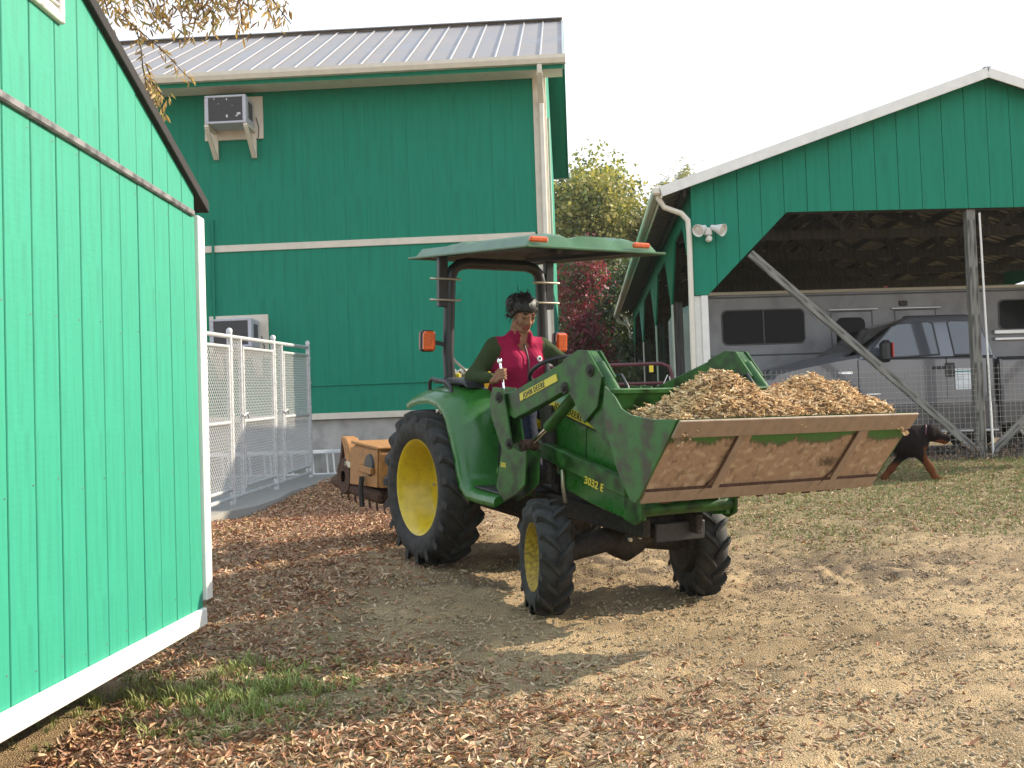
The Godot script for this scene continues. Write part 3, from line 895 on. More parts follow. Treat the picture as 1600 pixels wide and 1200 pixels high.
func build_floodlight(at: Vector3, turn: float, label: String) -> void:
	var o := thing("floodlight", label, "floodlight", at, "twin floodlights on the pole barn")
	o.rotation.y = turn
	part("mounting_box", bx(Vector3(0, 0, 0.03), Vector3(0.1, 0.1, 0.06), 0.012), M.white_trim, o)
	part("sensor", bx(Vector3(0.0, -0.1, 0.06), Vector3(0.075, 0.075, 0.1), 0.02), M.white_trim, o)
	for s in [-1.0, 1.0]:
		var hd := holder("lamp_head", o)
		hd.transform = Transform3D(Basis(Vector3.UP, s * 0.75) * Basis(Vector3.RIGHT, 0.35), Vector3(s * 0.085, 0.03, 0.09))
		var g := G.new()
		g.lathe([Vector2(0, -0.09), Vector2(0.032, -0.085), Vector2(0.04, -0.03), Vector2(0.07, 0.06), Vector2(0.082, 0.1), Vector2(0.074, 0.1), Vector2(0.066, 0.075)], Transform3D(Basis(Vector3.RIGHT, PI / 2), Vector3(0, 0, 0.02)), 14)
		part("shell", g, M.white_trim, hd)
		g = G.new()
		g.lathe([Vector2(0.07, 0.075), Vector2(0.04, 0.085), Vector2(0, 0.09)], Transform3D(Basis(Vector3.RIGHT, PI / 2), Vector3(0, 0, 0.02)), 14)
		part("lens", g, M.lamp_glass, hd)

# ---------------------------------------------------------------- kennel, pad, ladder, gate, wire
func pad_y(z: float) -> float: return 0.795 + (-z - 11.96) * 0.038
func build_kennel() -> void:
	var pts := [Vector2(-4.9, -10.0), Vector2(-3.62, -10.0), Vector2(-3.5, -11.2), Vector2(-3.33, -11.75), Vector2(-3.3, -12.5), Vector2(-3.38, -13.4), Vector2(-3.3, -14.3), Vector2(-3.0, -15.4), Vector2(-2.75, -16.25), Vector2(-9.0, -16.25), Vector2(-9.0, -10.0)]
	var g := G.new()
	var ix := Geometry2D.triangulate_polygon(PackedVector2Array(pts))
	var P := func(p: Vector2, d: float): return Vector3(p.x, pad_y(p.y) - d, p.y)
	for i in range(0, ix.size(), 3): g.flat(P.call(pts[ix[i]], 0), P.call(pts[ix[i + 1]], 0), P.call(pts[ix[i + 2]], 0), Vector3.UP)
	for i in pts.size():
		var a: Vector2 = pts[i]
		var b: Vector2 = pts[(i + 1) % pts.size()]
		g.quad(P.call(a, 0), P.call(b, 0), P.call(b, 0.3), P.call(a, 0.3), Vector3(b.y - a.y, 0, a.x - b.x) * -1.0)
	tag(part("concrete_path", g, M.concrete, self), "", "", "", "structure")
	var X := -3.64
	var zs := [-10.2, -11.96, -13.71, -15.52]
	var o := thing("kennel_fence", "galvanised chain link kennel fence with gates on a concrete pad", "fence", Vector3(X, pad_y(-13), -13))
	var at := -o.position
	var H := 1.8
	for i in zs.size():
		var z: float = zs[i]
		var y := pad_y(z)
		g = G.new()
		g.tube([Vector3(X, y - 0.02, z), Vector3(X, y + H + 0.02, z)], 0.03, 10)
		g.lathe([Vector2(0.034, 0), Vector2(0.034, 0.03), Vector2(0.02, 0.05), Vector2(0, 0.055)], Transform3D(Basis(), Vector3(X, y + H + 0.01, z)), 10)
		var pst := part("post", g, M.galvanised, o)
		pst.position = at
		for k in 5:
			g = G.new()
			g.tube([Vector3(X, y + 0.25 + k * 0.34, z), Vector3(X, y + 0.28 + k * 0.34, z)], 0.036, 8)
			part("clamp", g, M.galvanised, pst)
		if i == zs.size() - 1: continue
		var z1: float = zs[i + 1]
		var y1 := pad_y(z1)
		for q in [H - 0.03, 0.07]:
			g = G.new()
			g.tube([Vector3(X, y + q, z), Vector3(X, y1 + q, z1)], 0.024, 8)
			part("rail", g, M.galvanised, o).position = at
		# narrow filler beside the post, then the gate
		var zi := z - 0.38
		var yi := pad_y(zi)
		g = G.new()
		g.tube([Vector3(X, yi + 0.07, zi), Vector3(X, yi + H - 0.03, zi)], 0.022, 8)
		part("stile", g, M.galvanised, o).position = at
		part("filler_mesh", chain_link(X, z - 0.03, zi + 0.02, 0.1, H - 0.05), M.wire, o).position = at
		var gate := holder("gate", o)
		gate.position = at
		var ga := zi - 0.07
		var gz := z1 + 0.07
		for q in [ga, gz]:
			g = G.new()
			g.tube([Vector3(X + 0.005, pad_y(q) + 0.14, q), Vector3(X + 0.005, pad_y(q) + H - 0.12, q)], 0.02, 8)
			part("stile", g, M.galvanised, gate)
		for q in [0.16, 0.86, H - 0.14]:
			g = G.new()
			g.tube([Vector3(X + 0.005, pad_y(ga) + q, ga), Vector3(X + 0.005, pad_y(gz) + q, gz)], 0.02, 8)
			part("rail", g, M.galvanised, gate)
		part("chain_link", chain_link(X + 0.005, ga - 0.01, gz + 0.01, 0.17, H - 0.15), M.wire, gate)
		g = G.new()
		g.tube([Vector3(X + 0.03, pad_y(ga) + 0.92, ga + 0.1), Vector3(X + 0.05, pad_y(ga) + 0.95, ga + 0.02), Vector3(X + 0.05, pad_y(ga) + 0.9, ga - 0.04)], 0.014, 6)
		part("latch", g, M.galvanised, gate)
	# ladder lying on edge along the barn footing
	var ld := thing("ladder", "aluminium ladder lying on its edge against the concrete footing", "ladder", Vector3(-4.3, 0.92, -16.15))
	for q in [0.03, 0.36]:
		part("rail", bx(Vector3(0, q, 0), Vector3(3.0, 0.028, 0.07), 0.004), M.aluminium, ld)
	part("rail", bx(Vector3(-0.2, 0.335, 0.075), Vector3(3.0, 0.028, 0.06), 0.004), M.aluminium, ld)
	part("rail", bx(Vector3(-0.2, 0.03, 0.075), Vector3(3.0, 0.028, 0.06), 0.004), M.aluminium, ld)
	for i in 10:
		for s in [0.0, 1.0]:
			var x: float = -1.36 + i * 0.3 - s * 0.19
			if absf(x + s * 0.2) > 1.48: continue
			g = G.new()
			g.tube([Vector3(x + 0.02, 0.03, s * 0.075), Vector3(x, 0.35 - s * 0.02, s * 0.075)], 0.015, 8)
			part("rung", g, M.aluminium, ld)
func chain_link(x: float, za: float, zb: float, ya: float, yb: float) -> G:
	var g := G.new()
	var w := za - zb
	var h := yb - ya
	var s := 0.062
	var n := int((w + h) / s)
	for dirn in [-1.0, 1.0]:
		for i in range(1, n + 1):
			var t := i * s
			# a line going up at 45 degrees, clipped to the panel
			var a := Vector2(maxf(t - h, 0.0), minf(t, h))
			var b := Vector2(minf(t, w), maxf(t - w, 0.0))
			if a.distance_to(b) < 0.03: continue
			var f := func(p: Vector2):
				var zz: float = za - (p.x if dirn > 0 else w - p.x)
				return Vector3(x + dirn * 0.003, pad_y(zz) + ya + p.y, zz)
			g.bar(f.call(a), f.call(b), 0.0055, 0.0055)
	return g

func build_yard_gate() -> void:
	var o := thing("tube_gate", "maroon tubular metal farm gate between the barns behind the tractor", "gate", Vector3(0.4, 0.85, -13.8))
	var x0 := -1.3
	var x1 := 0.74
	var top := 1.36
	var g := G.new()
	g.tube([Vector3(x0, top, 0), Vector3(x1 - 0.12, top, 0), Vector3(x1 - 0.03, top - 0.04, 0), Vector3(x1, top - 0.13, 0), Vector3(x1, 0.14, 0), Vector3(x1 - 0.1, 0.06, 0), Vector3(x0, 0.06, 0)], 0.022, 8)
	part("outer_tube", g, M.maroon_paint, o)
	for q in [1.13, 0.9, 0.66, 0.4]:
		g = G.new()
		g.tube([Vector3(x0, q, 0), Vector3(x1, q, 0)], 0.018, 8)
		part("rail", g, M.maroon_paint, o)
	for q in [x0, -0.3]:
		part("stay", bx(Vector3(q, 0.7, 0), Vector3(0.03, 1.32, 0.012), 0.002), M.maroon_paint, o)
	part("hinge_post", bx(Vector3(x0 - 0.1, 0.75, 0), Vector3(0.12, 1.6, 0.12), 0.01), M.gray_timber, o)
	part("tag", bx(Vector3(0.5, 1.3, 0.028), Vector3(0.05, 0.08, 0.004)), M.decal_yellow, o)
	g = G.new()
	g.tube([Vector3(x1 - 0.05, 1.22, 0.03), Vector3(x1 - 0.11, 1.1, 0.04), Vector3(x1 - 0.07, 0.98, 0.04), Vector3(x1 - 0.01, 1.05, 0.04), Vector3(x1 - 0.03, 1.2, 0.04)], 0.008, 6)
	part("chain", g, M.galvanised, o)

func build_wire_fence() -> void:
	var o := thing("wire_fence", "welded wire mesh fence across the open front of the pole barn", "fence", pb(3.92, 0.9))
	o.basis = pb_basis()
	for q in [[-3.75, -0.28], [-0.13, 3.75]]:
		var g := G.new()
		var u: float = q[0]
		while u < q[1]:
			g.box(Vector3(u, 0.6, 0.045), Vector3(0.0045, 1.25, 0.0045)); u += 0.07
		var y := -0.02
		while y < 1.24:
			g.box(Vector3((q[0] + q[1]) / 2, y, 0.0495), Vector3(q[1] - q[0], 0.0045, 0.0045)); y += 0.07
		part("mesh", g, M.rusty_wire, o)
	part("bottom_board", bx(Vector3(0, -0.02, 0.0), Vector3(7.4, 0.09, 0.03), 0.004), M.gray_timber, o)

# ---------------------------------------------------------------- tractor (local: x forward, y up, z to the driver's right)
func zprism(poly: Array, z: float, d: float, bev := 0.0) -> G:
	var g := G.new()
	g.prism(poly, Transform3D(Basis(), Vector3(0, 0, z)), d, bev)
	return g
func lettering(text: String, height: float, m: Material, parent: Node, xf: Transform3D, width := 0.0) -> void:
	var t := TextMesh.new()
	var f := SystemFont.new()
	f.font_names = PackedStringArray(["Droid Sans"])
	f.font_weight = 700
	t.font = f
	t.font_size = 32
	t.text = text
	t.pixel_size = height / (32.0 * 0.72)
	t.depth = 0.002
	var o := part("lettering", t, m, parent)
	if width > 0.0:
		var w := t.get_aabb().size.x
		if w > 0.01: xf.basis = xf.basis * Basis.from_scale(Vector3(width / w, 1, 1))
	o.transform = xf

func tyre_mesh(R: float, w: float, rim: float, lugs: int, lug_h: float, lug_w: float) -> G:
	var g := G.new()
	var xf := Transform3D(Basis(Vector3.RIGHT, PI / 2), Vector3.ZERO)       # y of the profile becomes z
	var rc := R - lug_h
	var hw := w * 0.5
	g.lathe([Vector2(rim - 0.01, -hw * 0.72), Vector2(rim + 0.012, -hw * 0.86), Vector2(rim + (rc - rim) * 0.35, -hw * 0.99), Vector2(rim + (rc - rim) * 0.62, -hw), Vector2(rc - 0.035, -hw * 0.93), Vector2(rc - 0.012, -hw * 0.78), Vector2(rc, -hw * 0.4), Vector2(rc + 0.004, 0),
		Vector2(rc, hw * 0.4), Vector2(rc - 0.012, hw * 0.78), Vector2(rc - 0.035, hw * 0.93), Vector2(rim + (rc - rim) * 0.62, hw), Vector2(rim + (rc - rim) * 0.35, hw * 0.99), Vector2(rim + 0.012, hw * 0.86), Vector2(rim - 0.01, hw * 0.72)], xf, 56, 0.3)
	var sweep := hw / R * 1.15
	for side in [-1.0, 1.0]:
		for i in lugs:
			var th: float = TAU * (i + (0.5 if side > 0 else 0.0)) / lugs
			var rings := []
			for s in 6:
				var t: float = s / 5.0
				var z: float = side * lerpf(-0.06 * hw, hw * 1.0, t)
				var a := th + sweep * pow(t, 0.9)
				var top := R - (0.018 if t > 0.9 else 0.004 * t)
				var base := rc - 0.02 - (0.035 if t > 0.9 else (0.012 if t > 0.7 else 0.0))
				var half := lug_w * 0.5 * (0.85 + 0.35 * t)
				var ring := []
				for q in [[base, -1.5], [top - 0.004, -1.05], [top, -0.8], [top, 0.8], [top - 0.004, 1.05], [base, 1.5]]:
					var an: float = a + q[1] * half / R
					ring.append(Vector3(q[0] * cos(an), q[0] * sin(an), z))
				rings.append(ring)
			g.loft(rings, true, Vector3.INF, 0.75)
			g.cap(rings[0], Vector3(0, 0, -side)); g.cap(rings[5], Vector3(0, 0, side))
	return g

func add_wheel(t: Node3D, called: String, xf: Transform3D, R: float, w: float, rim: float, lugs: int, out: float, rear: bool, tm: Mesh) -> void:
	var o := holder(called, t)
	o.transform = xf
	part("tyre", tm, M.rubber, o)
	var g := G.new()
	var bs := Transform3D(Basis(Vector3.RIGHT, PI / 2 * out), Vector3.ZERO)      # profile y toward the outside
	var hw := w * 0.5
	if rear:
		g.lathe([Vector2(0.0, -0.06), Vector2(0.07, -0.06), Vector2(0.085, -0.085), Vector2(0.15, -0.1), Vector2(0.24, -0.105), Vector2(0.268, -0.09), Vector2(0.28, 0.02), Vector2(0.292, 0.035), Vector2(0.298, 0.085), Vector2(0.318, 0.1), Vector2(0.325, 0.118), Vector2(0.342, 0.125), Vector2(0.344, 0.1), Vector2(0.33, 0.08)].map(func(p): return p * Vector2(rim / 0.336, 1.0)), bs, 48, 0.5)
		part("rim", g, M.tractor_yellow, o)
		for k in 6:
			g = G.new()
			var a := TAU * k / 6.0
			g.lathe([Vector2(0, 0.022), Vector2(0.012, 0.022), Vector2(0.014, 0)], bs * Transform3D(Basis(), Vector3(0.16 * cos(a), -0.1, 0.16 * sin(a))), 6, 0.9)
			part("wheel_nut", g, M.zinc, o)
	else:
		g.lathe([Vector2(0.0, 0.03), Vector2(0.055, 0.03), Vector2(0.065, 0.0), Vector2(0.12, -0.012), Vector2(0.15, 0.0), Vector2(0.165, 0.035), Vector2(0.182, 0.05), Vector2(0.19, 0.075), Vector2(0.204, 0.082), Vector2(0.206, 0.06), Vector2(0.195, 0.05)], bs, 40, 0.5)
		part("rim", g, M.dirty_yellow, o)
		for k in 8:
			g = G.new()
			var a := TAU * k / 8.0
			g.lathe([Vector2(0, 0.03), Vector2(0.012, 0.03), Vector2(0.013, 0)], bs * Transform3D(Basis(), Vector3(0.095 * cos(a), -0.01, 0.095 * sin(a))), 6, 0.9)
			part("wheel_nut", g, M.greasy_iron, o)
	g = G.new()
	g.lathe([Vector2(0.0, -0.12), Vector2(rim * 0.9, -0.12), Vector2(rim * 0.93, -hw * 0.7), Vector2(rim, -hw * 0.8)], bs, 32, 0.5)
	part("inner_rim", g, M.dirty_yellow if rear else M.greasy_iron, o)

func build_tractor() -> Node3D:
	var t := thing("loader_tractor", "green compact tractor with yellow wheels, canopy and raised front loader", "tractor")
	var f := Vector3(sin(TYAW), 0, cos(TYAW))
	var r := f.cross(Vector3.UP)
	t.transform = Transform3D(Basis(f, Vector3.UP, r) * Basis(Vector3.BACK, TPIT), TRO)
	var g: G
	# --- wheels
	var rear_t := tyre_mesh(0.552, 0.30, 0.34, 19, 0.036, 0.036).mesh()
	var front_t := tyre_mesh(0.344, 0.195, 0.205, 15, 0.028, 0.03).mesh()
	for s in [1.0, -1.0]:
		add_wheel(t, "rear_wheel", Transform3D(Basis(Vector3.BACK, 0.07 * s), Vector3(0, 0.548, 0.526 * s)), 0.552, 0.30, 0.336, 19, s, true, rear_t)
		add_wheel(t, "front_wheel", Transform3D(Basis(Vector3.UP, -0.31) * Basis(Vector3.BACK, 0.1 * s), Vector3(1.63, 0.34, 0.568 * s)), 0.344, 0.195, 0.205, 15, s, false, front_t)
	# --- chassis
	part("transmission", bx(Vector3(0.35, 0.55, 0), Vector3(1.3, 0.34, 0.34), 0.04), M.greasy_iron, t)
	g = G.new()
	g.tube([Vector3(0, 0.55, -0.42), Vector3(0, 0.55, -0.2), Vector3(0, 0.55, 0.2), Vector3(0, 0.55, 0.42)], [0.1, 0.14, 0.14, 0.1], 14)
	part("rear_axle", g, M.greasy_iron, t)
	part("engine", bx(Vector3(1.5, 0.78, 0), Vector3(0.75, 0.42, 0.36), 0.05), M.greasy_iron, t)
	g = G.new()
	g.bar(Vector3(0.95, 0.56, 0.19), Vector3(2.12, 0.56, 0.19), 0.05, 0.12, 0.01); g.bar(Vector3(0.95, 0.56, -0.19), Vector3(2.12, 0.56, -0.19), 0.05, 0.12, 0.01)
	part("frame_rails", g, M.greasy_iron, t)
	g = G.new()
	g.tube([Vector3(1.63, 0.36, -0.47), Vector3(1.63, 0.37, -0.35), Vector3(1.63, 0.41, -0.14), Vector3(1.63, 0.41, -0.09), Vector3(1.63, 0.39, 0.0), Vector3(1.63, 0.41, 0.09), Vector3(1.63, 0.41, 0.14), Vector3(1.63, 0.37, 0.35), Vector3(1.63, 0.36, 0.47)], [0.07, 0.065, 0.075, 0.1, 0.125, 0.1, 0.075, 0.065, 0.07], 14)
	part("front_axle", g, M.greasy_iron, t)
	for s in [1.0, -1.0]:
		g = G.new()
		g.tube([Vector3(1.63, 0.56, 0.44 * s), Vector3(1.63, 0.5, 0.45 * s), Vector3(1.63, 0.3, 0.47 * s), Vector3(1.63, 0.22, 0.48 * s)], [0.055, 0.075, 0.085, 0.07], 12)
		part("axle_hub", g, M.greasy_iron, t)
		g = G.new()
		g.tube([Vector3(1.5, 0.42, 0.1 * s), Vector3(1.47, 0.4, 0.42 * s)], 0.016, 8)
		part("tie_rod", g, M.greasy_iron, t)
	g = G.new()
	g.box(Vector3(1.78, 0.5, 0), Vector3(0.4, 0.1, 0.2), 0.02); g.box(Vector3(1.93, 0.52, 0.03), Vector3(0.06, 0.16, 0.34), 0.015)
	part("axle_bracket", g, M.greasy_iron, t)
	part("weight_plate", bx(Vector3(2.03, 0.51, -0.11), Vector3(0.03, 0.11, 0.36), 0.006), M.weight_gray, t)
	for q in [[0.13, 0.55], [0.19, 0.55], [0.13, 0.48], [0.2, 0.47]]:
		g = G.new()
		g.lathe([Vector2(0, 0.016), Vector2(0.012, 0.016), Vector2(0.014, 0)], Transform3D(Basis(Vector3.BACK, -PI / 2), Vector3(1.96, q[1], q[0])), 6, 0.9)
		part("bolt", g, M.zinc, t)
	# --- hood: rounded cross-sections along the bonnet
	var rings := []
	for st in [[1.13, 0.99, 0.0, 0.80], [1.2, 1.0, 0.0, 0.79], [1.5, 1.0, -0.02, 0.75], [1.85, 0.99, -0.055, 0.72], [2.05, 0.97, -0.085, 0.7], [2.17, 0.93, -0.11, 0.7], [2.24, 0.85, -0.15, 0.71], [2.27, 0.72, -0.22, 0.74]]:
		var half := [Vector2(0.27, st[3]), Vector2(0.288, 0.95), Vector2(0.29, 1.08), Vector2(0.288, 1.17), Vector2(0.272, 1.235), Vector2(0.235, 1.285), Vector2(0.17, 1.318), Vector2(0.08, 1.335), Vector2(0.0, 1.34)]
		var ring := []
		for p in half: ring.append(Vector3(st[0], p.y + (st[2] * clampf((p.y - 0.85) / 0.4, 0, 1)), p.x * st[1]))
		for i in range(half.size() - 2, -1, -1): ring.append(Vector3(ring[i].x, ring[i].y, -ring[i].z))
		rings.append(ring)
	g = G.new()
	g.loft(rings, false, Vector3(1.7, 0.9, 0), 0.55)
	g.cap(rings[-1], Vector3(1, 0, 0)); g.cap(rings[0], Vector3(-1, 0, 0))
	var hood := part("hood", g, M.tractor_green, t)
	g = G.new()
	g.box(Vector3(1.62, 0.93, 0.2895), Vector3(0.004, 0.36, 0.004)); g.box(Vector3(2.05, 0.9, 0.281), Vector3(0.004, 0.34, 0.004))
	part("panel_seam", g, M.black_print, hood)
	for s in [1.0, -1.0]:
		part("headlamp", bx(Vector3(2.255, 1.0, 0.15 * s), Vector3(0.03, 0.1, 0.12), 0.012), M.lamp_glass, hood)
		var st := holder("hood_stripe", t)
		var poly := [Vector2(1.17, 1.245), Vector2(1.2, 1.19), Vector2(1.5, 1.135), Vector2(1.93, 1.06), Vector2(1.93, 1.1), Vector2(1.5, 1.19), Vector2(1.3, 1.225)]
		part("black_edge", zprism([Vector2(1.14, 1.25), Vector2(1.2, 1.175), Vector2(1.5, 1.12), Vector2(1.94, 1.045), Vector2(1.94, 1.055), Vector2(1.5, 1.137), Vector2(1.2, 1.192)], 0.2915 * s, 0.004), M.black_print, st)
		part("band", zprism(poly, 0.2915 * s, 0.0045), M.decal_yellow, st)
		if s > 0: lettering("JOHN DEERE", 0.042, M.black_print, st, Transform3D(Basis(Vector3.BACK, -0.19), Vector3(1.42, 1.18, 0.2945)), 0.33)
	g = G.new()
	for k in 9: g.box(Vector3(2.268, 0.78 + k * 0.03, 0), Vector3(0.012, 0.012, 0.3))
	part("grille", g, M.black_plastic, hood)
	for s in [1.0, -1.0]:
		part("side_plate", zprism([Vector2(1.34, 0.84), Vector2(1.40, 0.71), Vector2(1.7, 0.655), Vector2(2.12, 0.61), Vector2(2.24, 0.63), Vector2(2.24, 0.8), Vector2(1.9, 0.83)], 0.30 * s, 0.03, 0.006), M.tractor_green, t)
		g = G.new()
		g.bar(Vector3(1.12, 0.945, 0.35 * s), Vector3(2.16, 0.80, 0.35 * s), 0.06, 0.105, 0.008)
		var rail := part("loader_rail", g, M.loader_green, t)
		if s > 0: lettering("3032 E", 0.045, M.decal_yellow, rail, Transform3D(Basis(Vector3.BACK, -0.14), Vector3(1.85, 0.79, 0.383)), 0.2)
	g = G.new()
	g.tube([Vector3(2.22, 0.685, 0.34), Vector3(2.22, 0.69, 0.0), Vector3(2.22, 0.69, -0.34)], 0.04, 14)
	part("front_bumper", g, M.loader_green, t)
	for s in [1.0, -1.0]:
		part("bumper_cheek", zprism([Vector2(2.1, 0.76), Vector2(2.27, 0.74), Vector2(2.27, 0.64), Vector2(2.2, 0.6), Vector2(2.1, 0.62)], 0.335 * s, 0.02, 0.004), M.loader_green, t)
	# --- fenders and steps
	for s in [1.0, -1.0]:
		var inner := [Vector2(-0.34, 1.2), Vector2(-0.26, 1.255), Vector2(-0.1, 1.275), Vector2(0.1, 1.285), Vector2(0.28, 1.275), Vector2(0.37, 1.25), Vector2(0.415, 1.2), Vector2(0.45, 1.08), Vector2(0.53, 0.88), Vector2(0.595, 0.72), Vector2(0.63, 0.655), Vector2(0.69, 0.625), Vector2(0.8, 0.62), Vector2(1.06, 0.625)]
		var outer := [Vector2(-0.3, 1.13), Vector2(-0.22, 1.165), Vector2(-0.08, 1.195), Vector2(0.08, 1.21), Vector2(0.22, 1.19), Vector2(0.33, 1.14), Vector2(0.4, 1.07), Vector2(0.45, 0.98), Vector2(0.53, 0.84), Vector2(0.585, 0.71), Vector2(0.615, 0.65), Vector2(0.68, 0.615), Vector2(0.8, 0.61), Vector2(1.06, 0.615)]
		var rr := []
		for i in inner.size():
			var a: Vector2 = inner[i]
			var b: Vector2 = outer[i]
			var tn: Vector2 = (inner[mini(i + 1, inner.size() - 1)] - inner[maxi(i - 1, 0)]).normalized()
			var nn := Vector2(-tn.y, tn.x)
			var ring := []
			var low := []
			for q in [[0.27, 0.0, 0.0], [0.34, 0.12, 0.006], [0.44, 0.42, 0.014], [0.53, 0.75, 0.012], [0.585, 0.95, 0.003], [0.605, 1.0, -0.012], [0.61, 1.0, -0.05]]:
				var p: Vector2 = a.lerp(b, q[1]) + nn * q[2]
				ring.append(Vector3(p.x, p.y, q[0] * s))
				var l: Vector2 = p - nn * 0.012
				low.push_front(Vector3(l.x, l.y, (q[0] - (0.008 if q[0] > 0.58 else 0.0)) * s))
			rr.append(ring + low)
		g = G.new()
		g.loft(rr, true, Vector3.INF, 0.6)
		g.cap(rr[0], Vector3(-1, 0, 0)); g.cap(rr[-1], Vector3(1, 0, 0))
		part("fender", g, M.tractor_green, t)
		part("step_mat", bx(Vector3(0.88, 0.634, 0.42 * s), Vector3(0.4, 0.014, 0.26), 0.004), M.black_plastic, t)
		g = G.new()
		g.prism([Vector2(-0.2, 1.275), Vector2(0.27, 1.285), Vector2(0.33, 1.27), Vector2(0.3, 1.31), Vector2(0.05, 1.33), Vector2(-0.2, 1.3)], Transform3D(Basis(), Vector3(0, 0, 0.36 * s)), 0.16, 0.012)
		part("control_console", g, M.black_plastic, t)
		g = G.new()
		g.tube([Vector3(-0.12, 1.22, 0.5 * s), Vector3(-0.12, 1.29, 0.5 * s), Vector3(-0.08, 1.315, 0.5 * s), Vector3(0.16, 1.3, 0.5 * s), Vector3(0.22, 1.27, 0.5 * s), Vector3(0.25, 1.17, 0.5 * s)], 0.014, 8)
		part("grab_rail", g, M.black_plastic, t)
	g = G.new()
	g.lathe([Vector2(0.02, 0), Vector2(0.026, 0.015), Vector2(0.022, 0.035), Vector2(0, 0.04)], Transform3D(Basis(), Vector3(0.0, 1.32, 0.34)), 10)
	part("lever_knob", g, M.decal_yellow, t)
	part("floor_plate", bx(Vector3(0.75, 0.63, 0), Vector3(0.62, 0.02, 0.56), 0.004), M.black_plastic, t)
	# --- seat, dash, steering wheel, controls
	var seat := holder("seat", t)
	part("cushion", bx(Vector3(0.24, 1.03, 0), Vector3(0.46, 0.1, 0.46), 0.045), M.tractor_yellow, seat)
	part("backrest", bx(Vector3(0.0, 1.22, 0), Vector3(0.1, 0.36, 0.46), 0.045, Basis(Vector3.BACK, 0.15)), M.tractor_yellow, seat)
	part("pedestal", bx(Vector3(0.2, 0.85, 0), Vector3(0.36, 0.28, 0.34), 0.03), M.black_plastic, seat)
	g = G.new()
	g.prism([Vector2(0.98, 0.64), Vector2(1.15, 0.64), Vector2(1.16, 1.32), Vector2(1.06, 1.34), Vector2(0.95, 1.26)], Transform3D(), 0.44, 0.03)
	part("dashboard", g, M.black_plastic, t)
	var sw := holder("steering_wheel", t)
	sw.transform = Transform3D(Basis(Vector3.BACK, 0.55), Vector3(0.80, 1.41, 0))
	g = G.new()
	var loop := []
	for k in 33: loop.append(Vector3(0.185 * cos(TAU * k / 32.0), 0, 0.185 * sin(TAU * k / 32.0)))
	g.tube(loop, 0.015, 8, false)
	part("grip", g, M.black_plastic, sw)
	for k in 3:
		g = G.new()
		var a := TAU * k / 3.0 + 0.5
		g.bar(Vector3(0.02 * cos(a), -0.03, 0.02 * sin(a)), Vector3(0.18 * cos(a), 0, 0.18 * sin(a)), 0.03, 0.01, 0.003)
		part("spoke", g, M.black_plastic, sw)
	g = G.new()
	g.lathe([Vector2(0, 0.0), Vector2(0.035, -0.01), Vector2(0.045, -0.04), Vector2(0.03, -0.06), Vector2(0.025, -0.3)], Transform3D(), 12)
	part("column", g, M.black_plastic, sw)
	g = G.new()
	g.tube([Vector3(0.63, 1.24, 0.3), Vector3(0.575, 1.36, 0.29), Vector3(0.53, 1.45, 0.285)], 0.008, 8)
	g.lathe([Vector2(0, -0.02), Vector2(0.016, -0.012), Vector2(0.018, 0.008), Vector2(0.01, 0.02), Vector2(0, 0.022)], Transform3D(Basis(), Vector3(0.525, 1.462, 0.285)), 10)
	part("joystick", g, M.chrome, t)
	part("joystick_base", bx(Vector3(0.64, 1.24, 0.31), Vector3(0.14, 0.06, 0.09), 0.02), M.black_plastic, t)
	g = G.new()
	g.bar(Vector3(0.64, 0.66, 0.31), Vector3(0.64, 1.22, 0.31), 0.05, 0.06, 0.006)
	part("joystick_stand", g, M.frame_black, t)
	# --- roll bar, canopy, lamps
	var rops := holder("roll_bar", t)
	g = G.new()
	var arch := []
	for s in [1.0, -1.0]:
		var leg := [Vector3(0.0, 0.95, 0.4), Vector3(-0.005, 1.35, 0.4), Vector3(-0.03, 1.5, 0.4), Vector3(-0.05, 1.9, 0.385), Vector3(-0.055, 2.03, 0.38), Vector3(-0.056, 2.1, 0.355), Vector3(-0.057, 2.135, 0.31), Vector3(-0.058, 2.15, 0.24)]
		if s < 0: leg.reverse()
		for p in leg: arch.append(Vector3(p.x, p.y, p.z * s))
	g.tube(arch, 0.042, 10)
	part("hoop", g, M.frame_black, rops)
	for s in [1.0, -1.0]:
		g = G.new()
		g.bar(Vector3(-0.045, 1.83, 0.445 * s), Vector3(-0.055, 2.19, 0.445 * s), 0.07, 0.05, 0.006)
		part("canopy_post", g, M.frame_black, rops)
		for y in [1.88, 2.03]:
			g = G.new()
			g.tube([Vector3(-0.05, y, 0.54 * s), Vector3(-0.01, y, 0.5 * s), Vector3(-0.01, y, 0.32 * s), Vector3(-0.05, y, 0.31 * s)], 0.009, 6)
			part("clamp_bolt", g, M.zinc, rops)
		g = G.new()
		g.bar(Vector3(-0.03, 1.56, 0.42 * s), Vector3(-0.03, 1.58, 0.53 * s), 0.02, 0.03, 0.003)
		part("lamp_arm", g, M.frame_black, rops)
		var lp := holder("warning_lamp", t)
		part("housing", bx(Vector3(-0.06, 1.585, 0.555 * s), Vector3(0.05, 0.155, 0.105), 0.014), M.black_plastic, lp)
		part("lens", bx(Vector3(-0.025, 1.585, 0.555 * s), Vector3(0.04, 0.14, 0.095), 0.014), M.amber_lens, lp)
		part("rear_lens", bx(Vector3(-0.09, 1.585, 0.555 * s), Vector3(0.03, 0.14, 0.09), 0.01), M.red_lens, lp)
	# canopy: a moulded roof with a flange and raised ribs
	var nx := 44
	var nz := 28
	var rows := []
	var rows_b := []
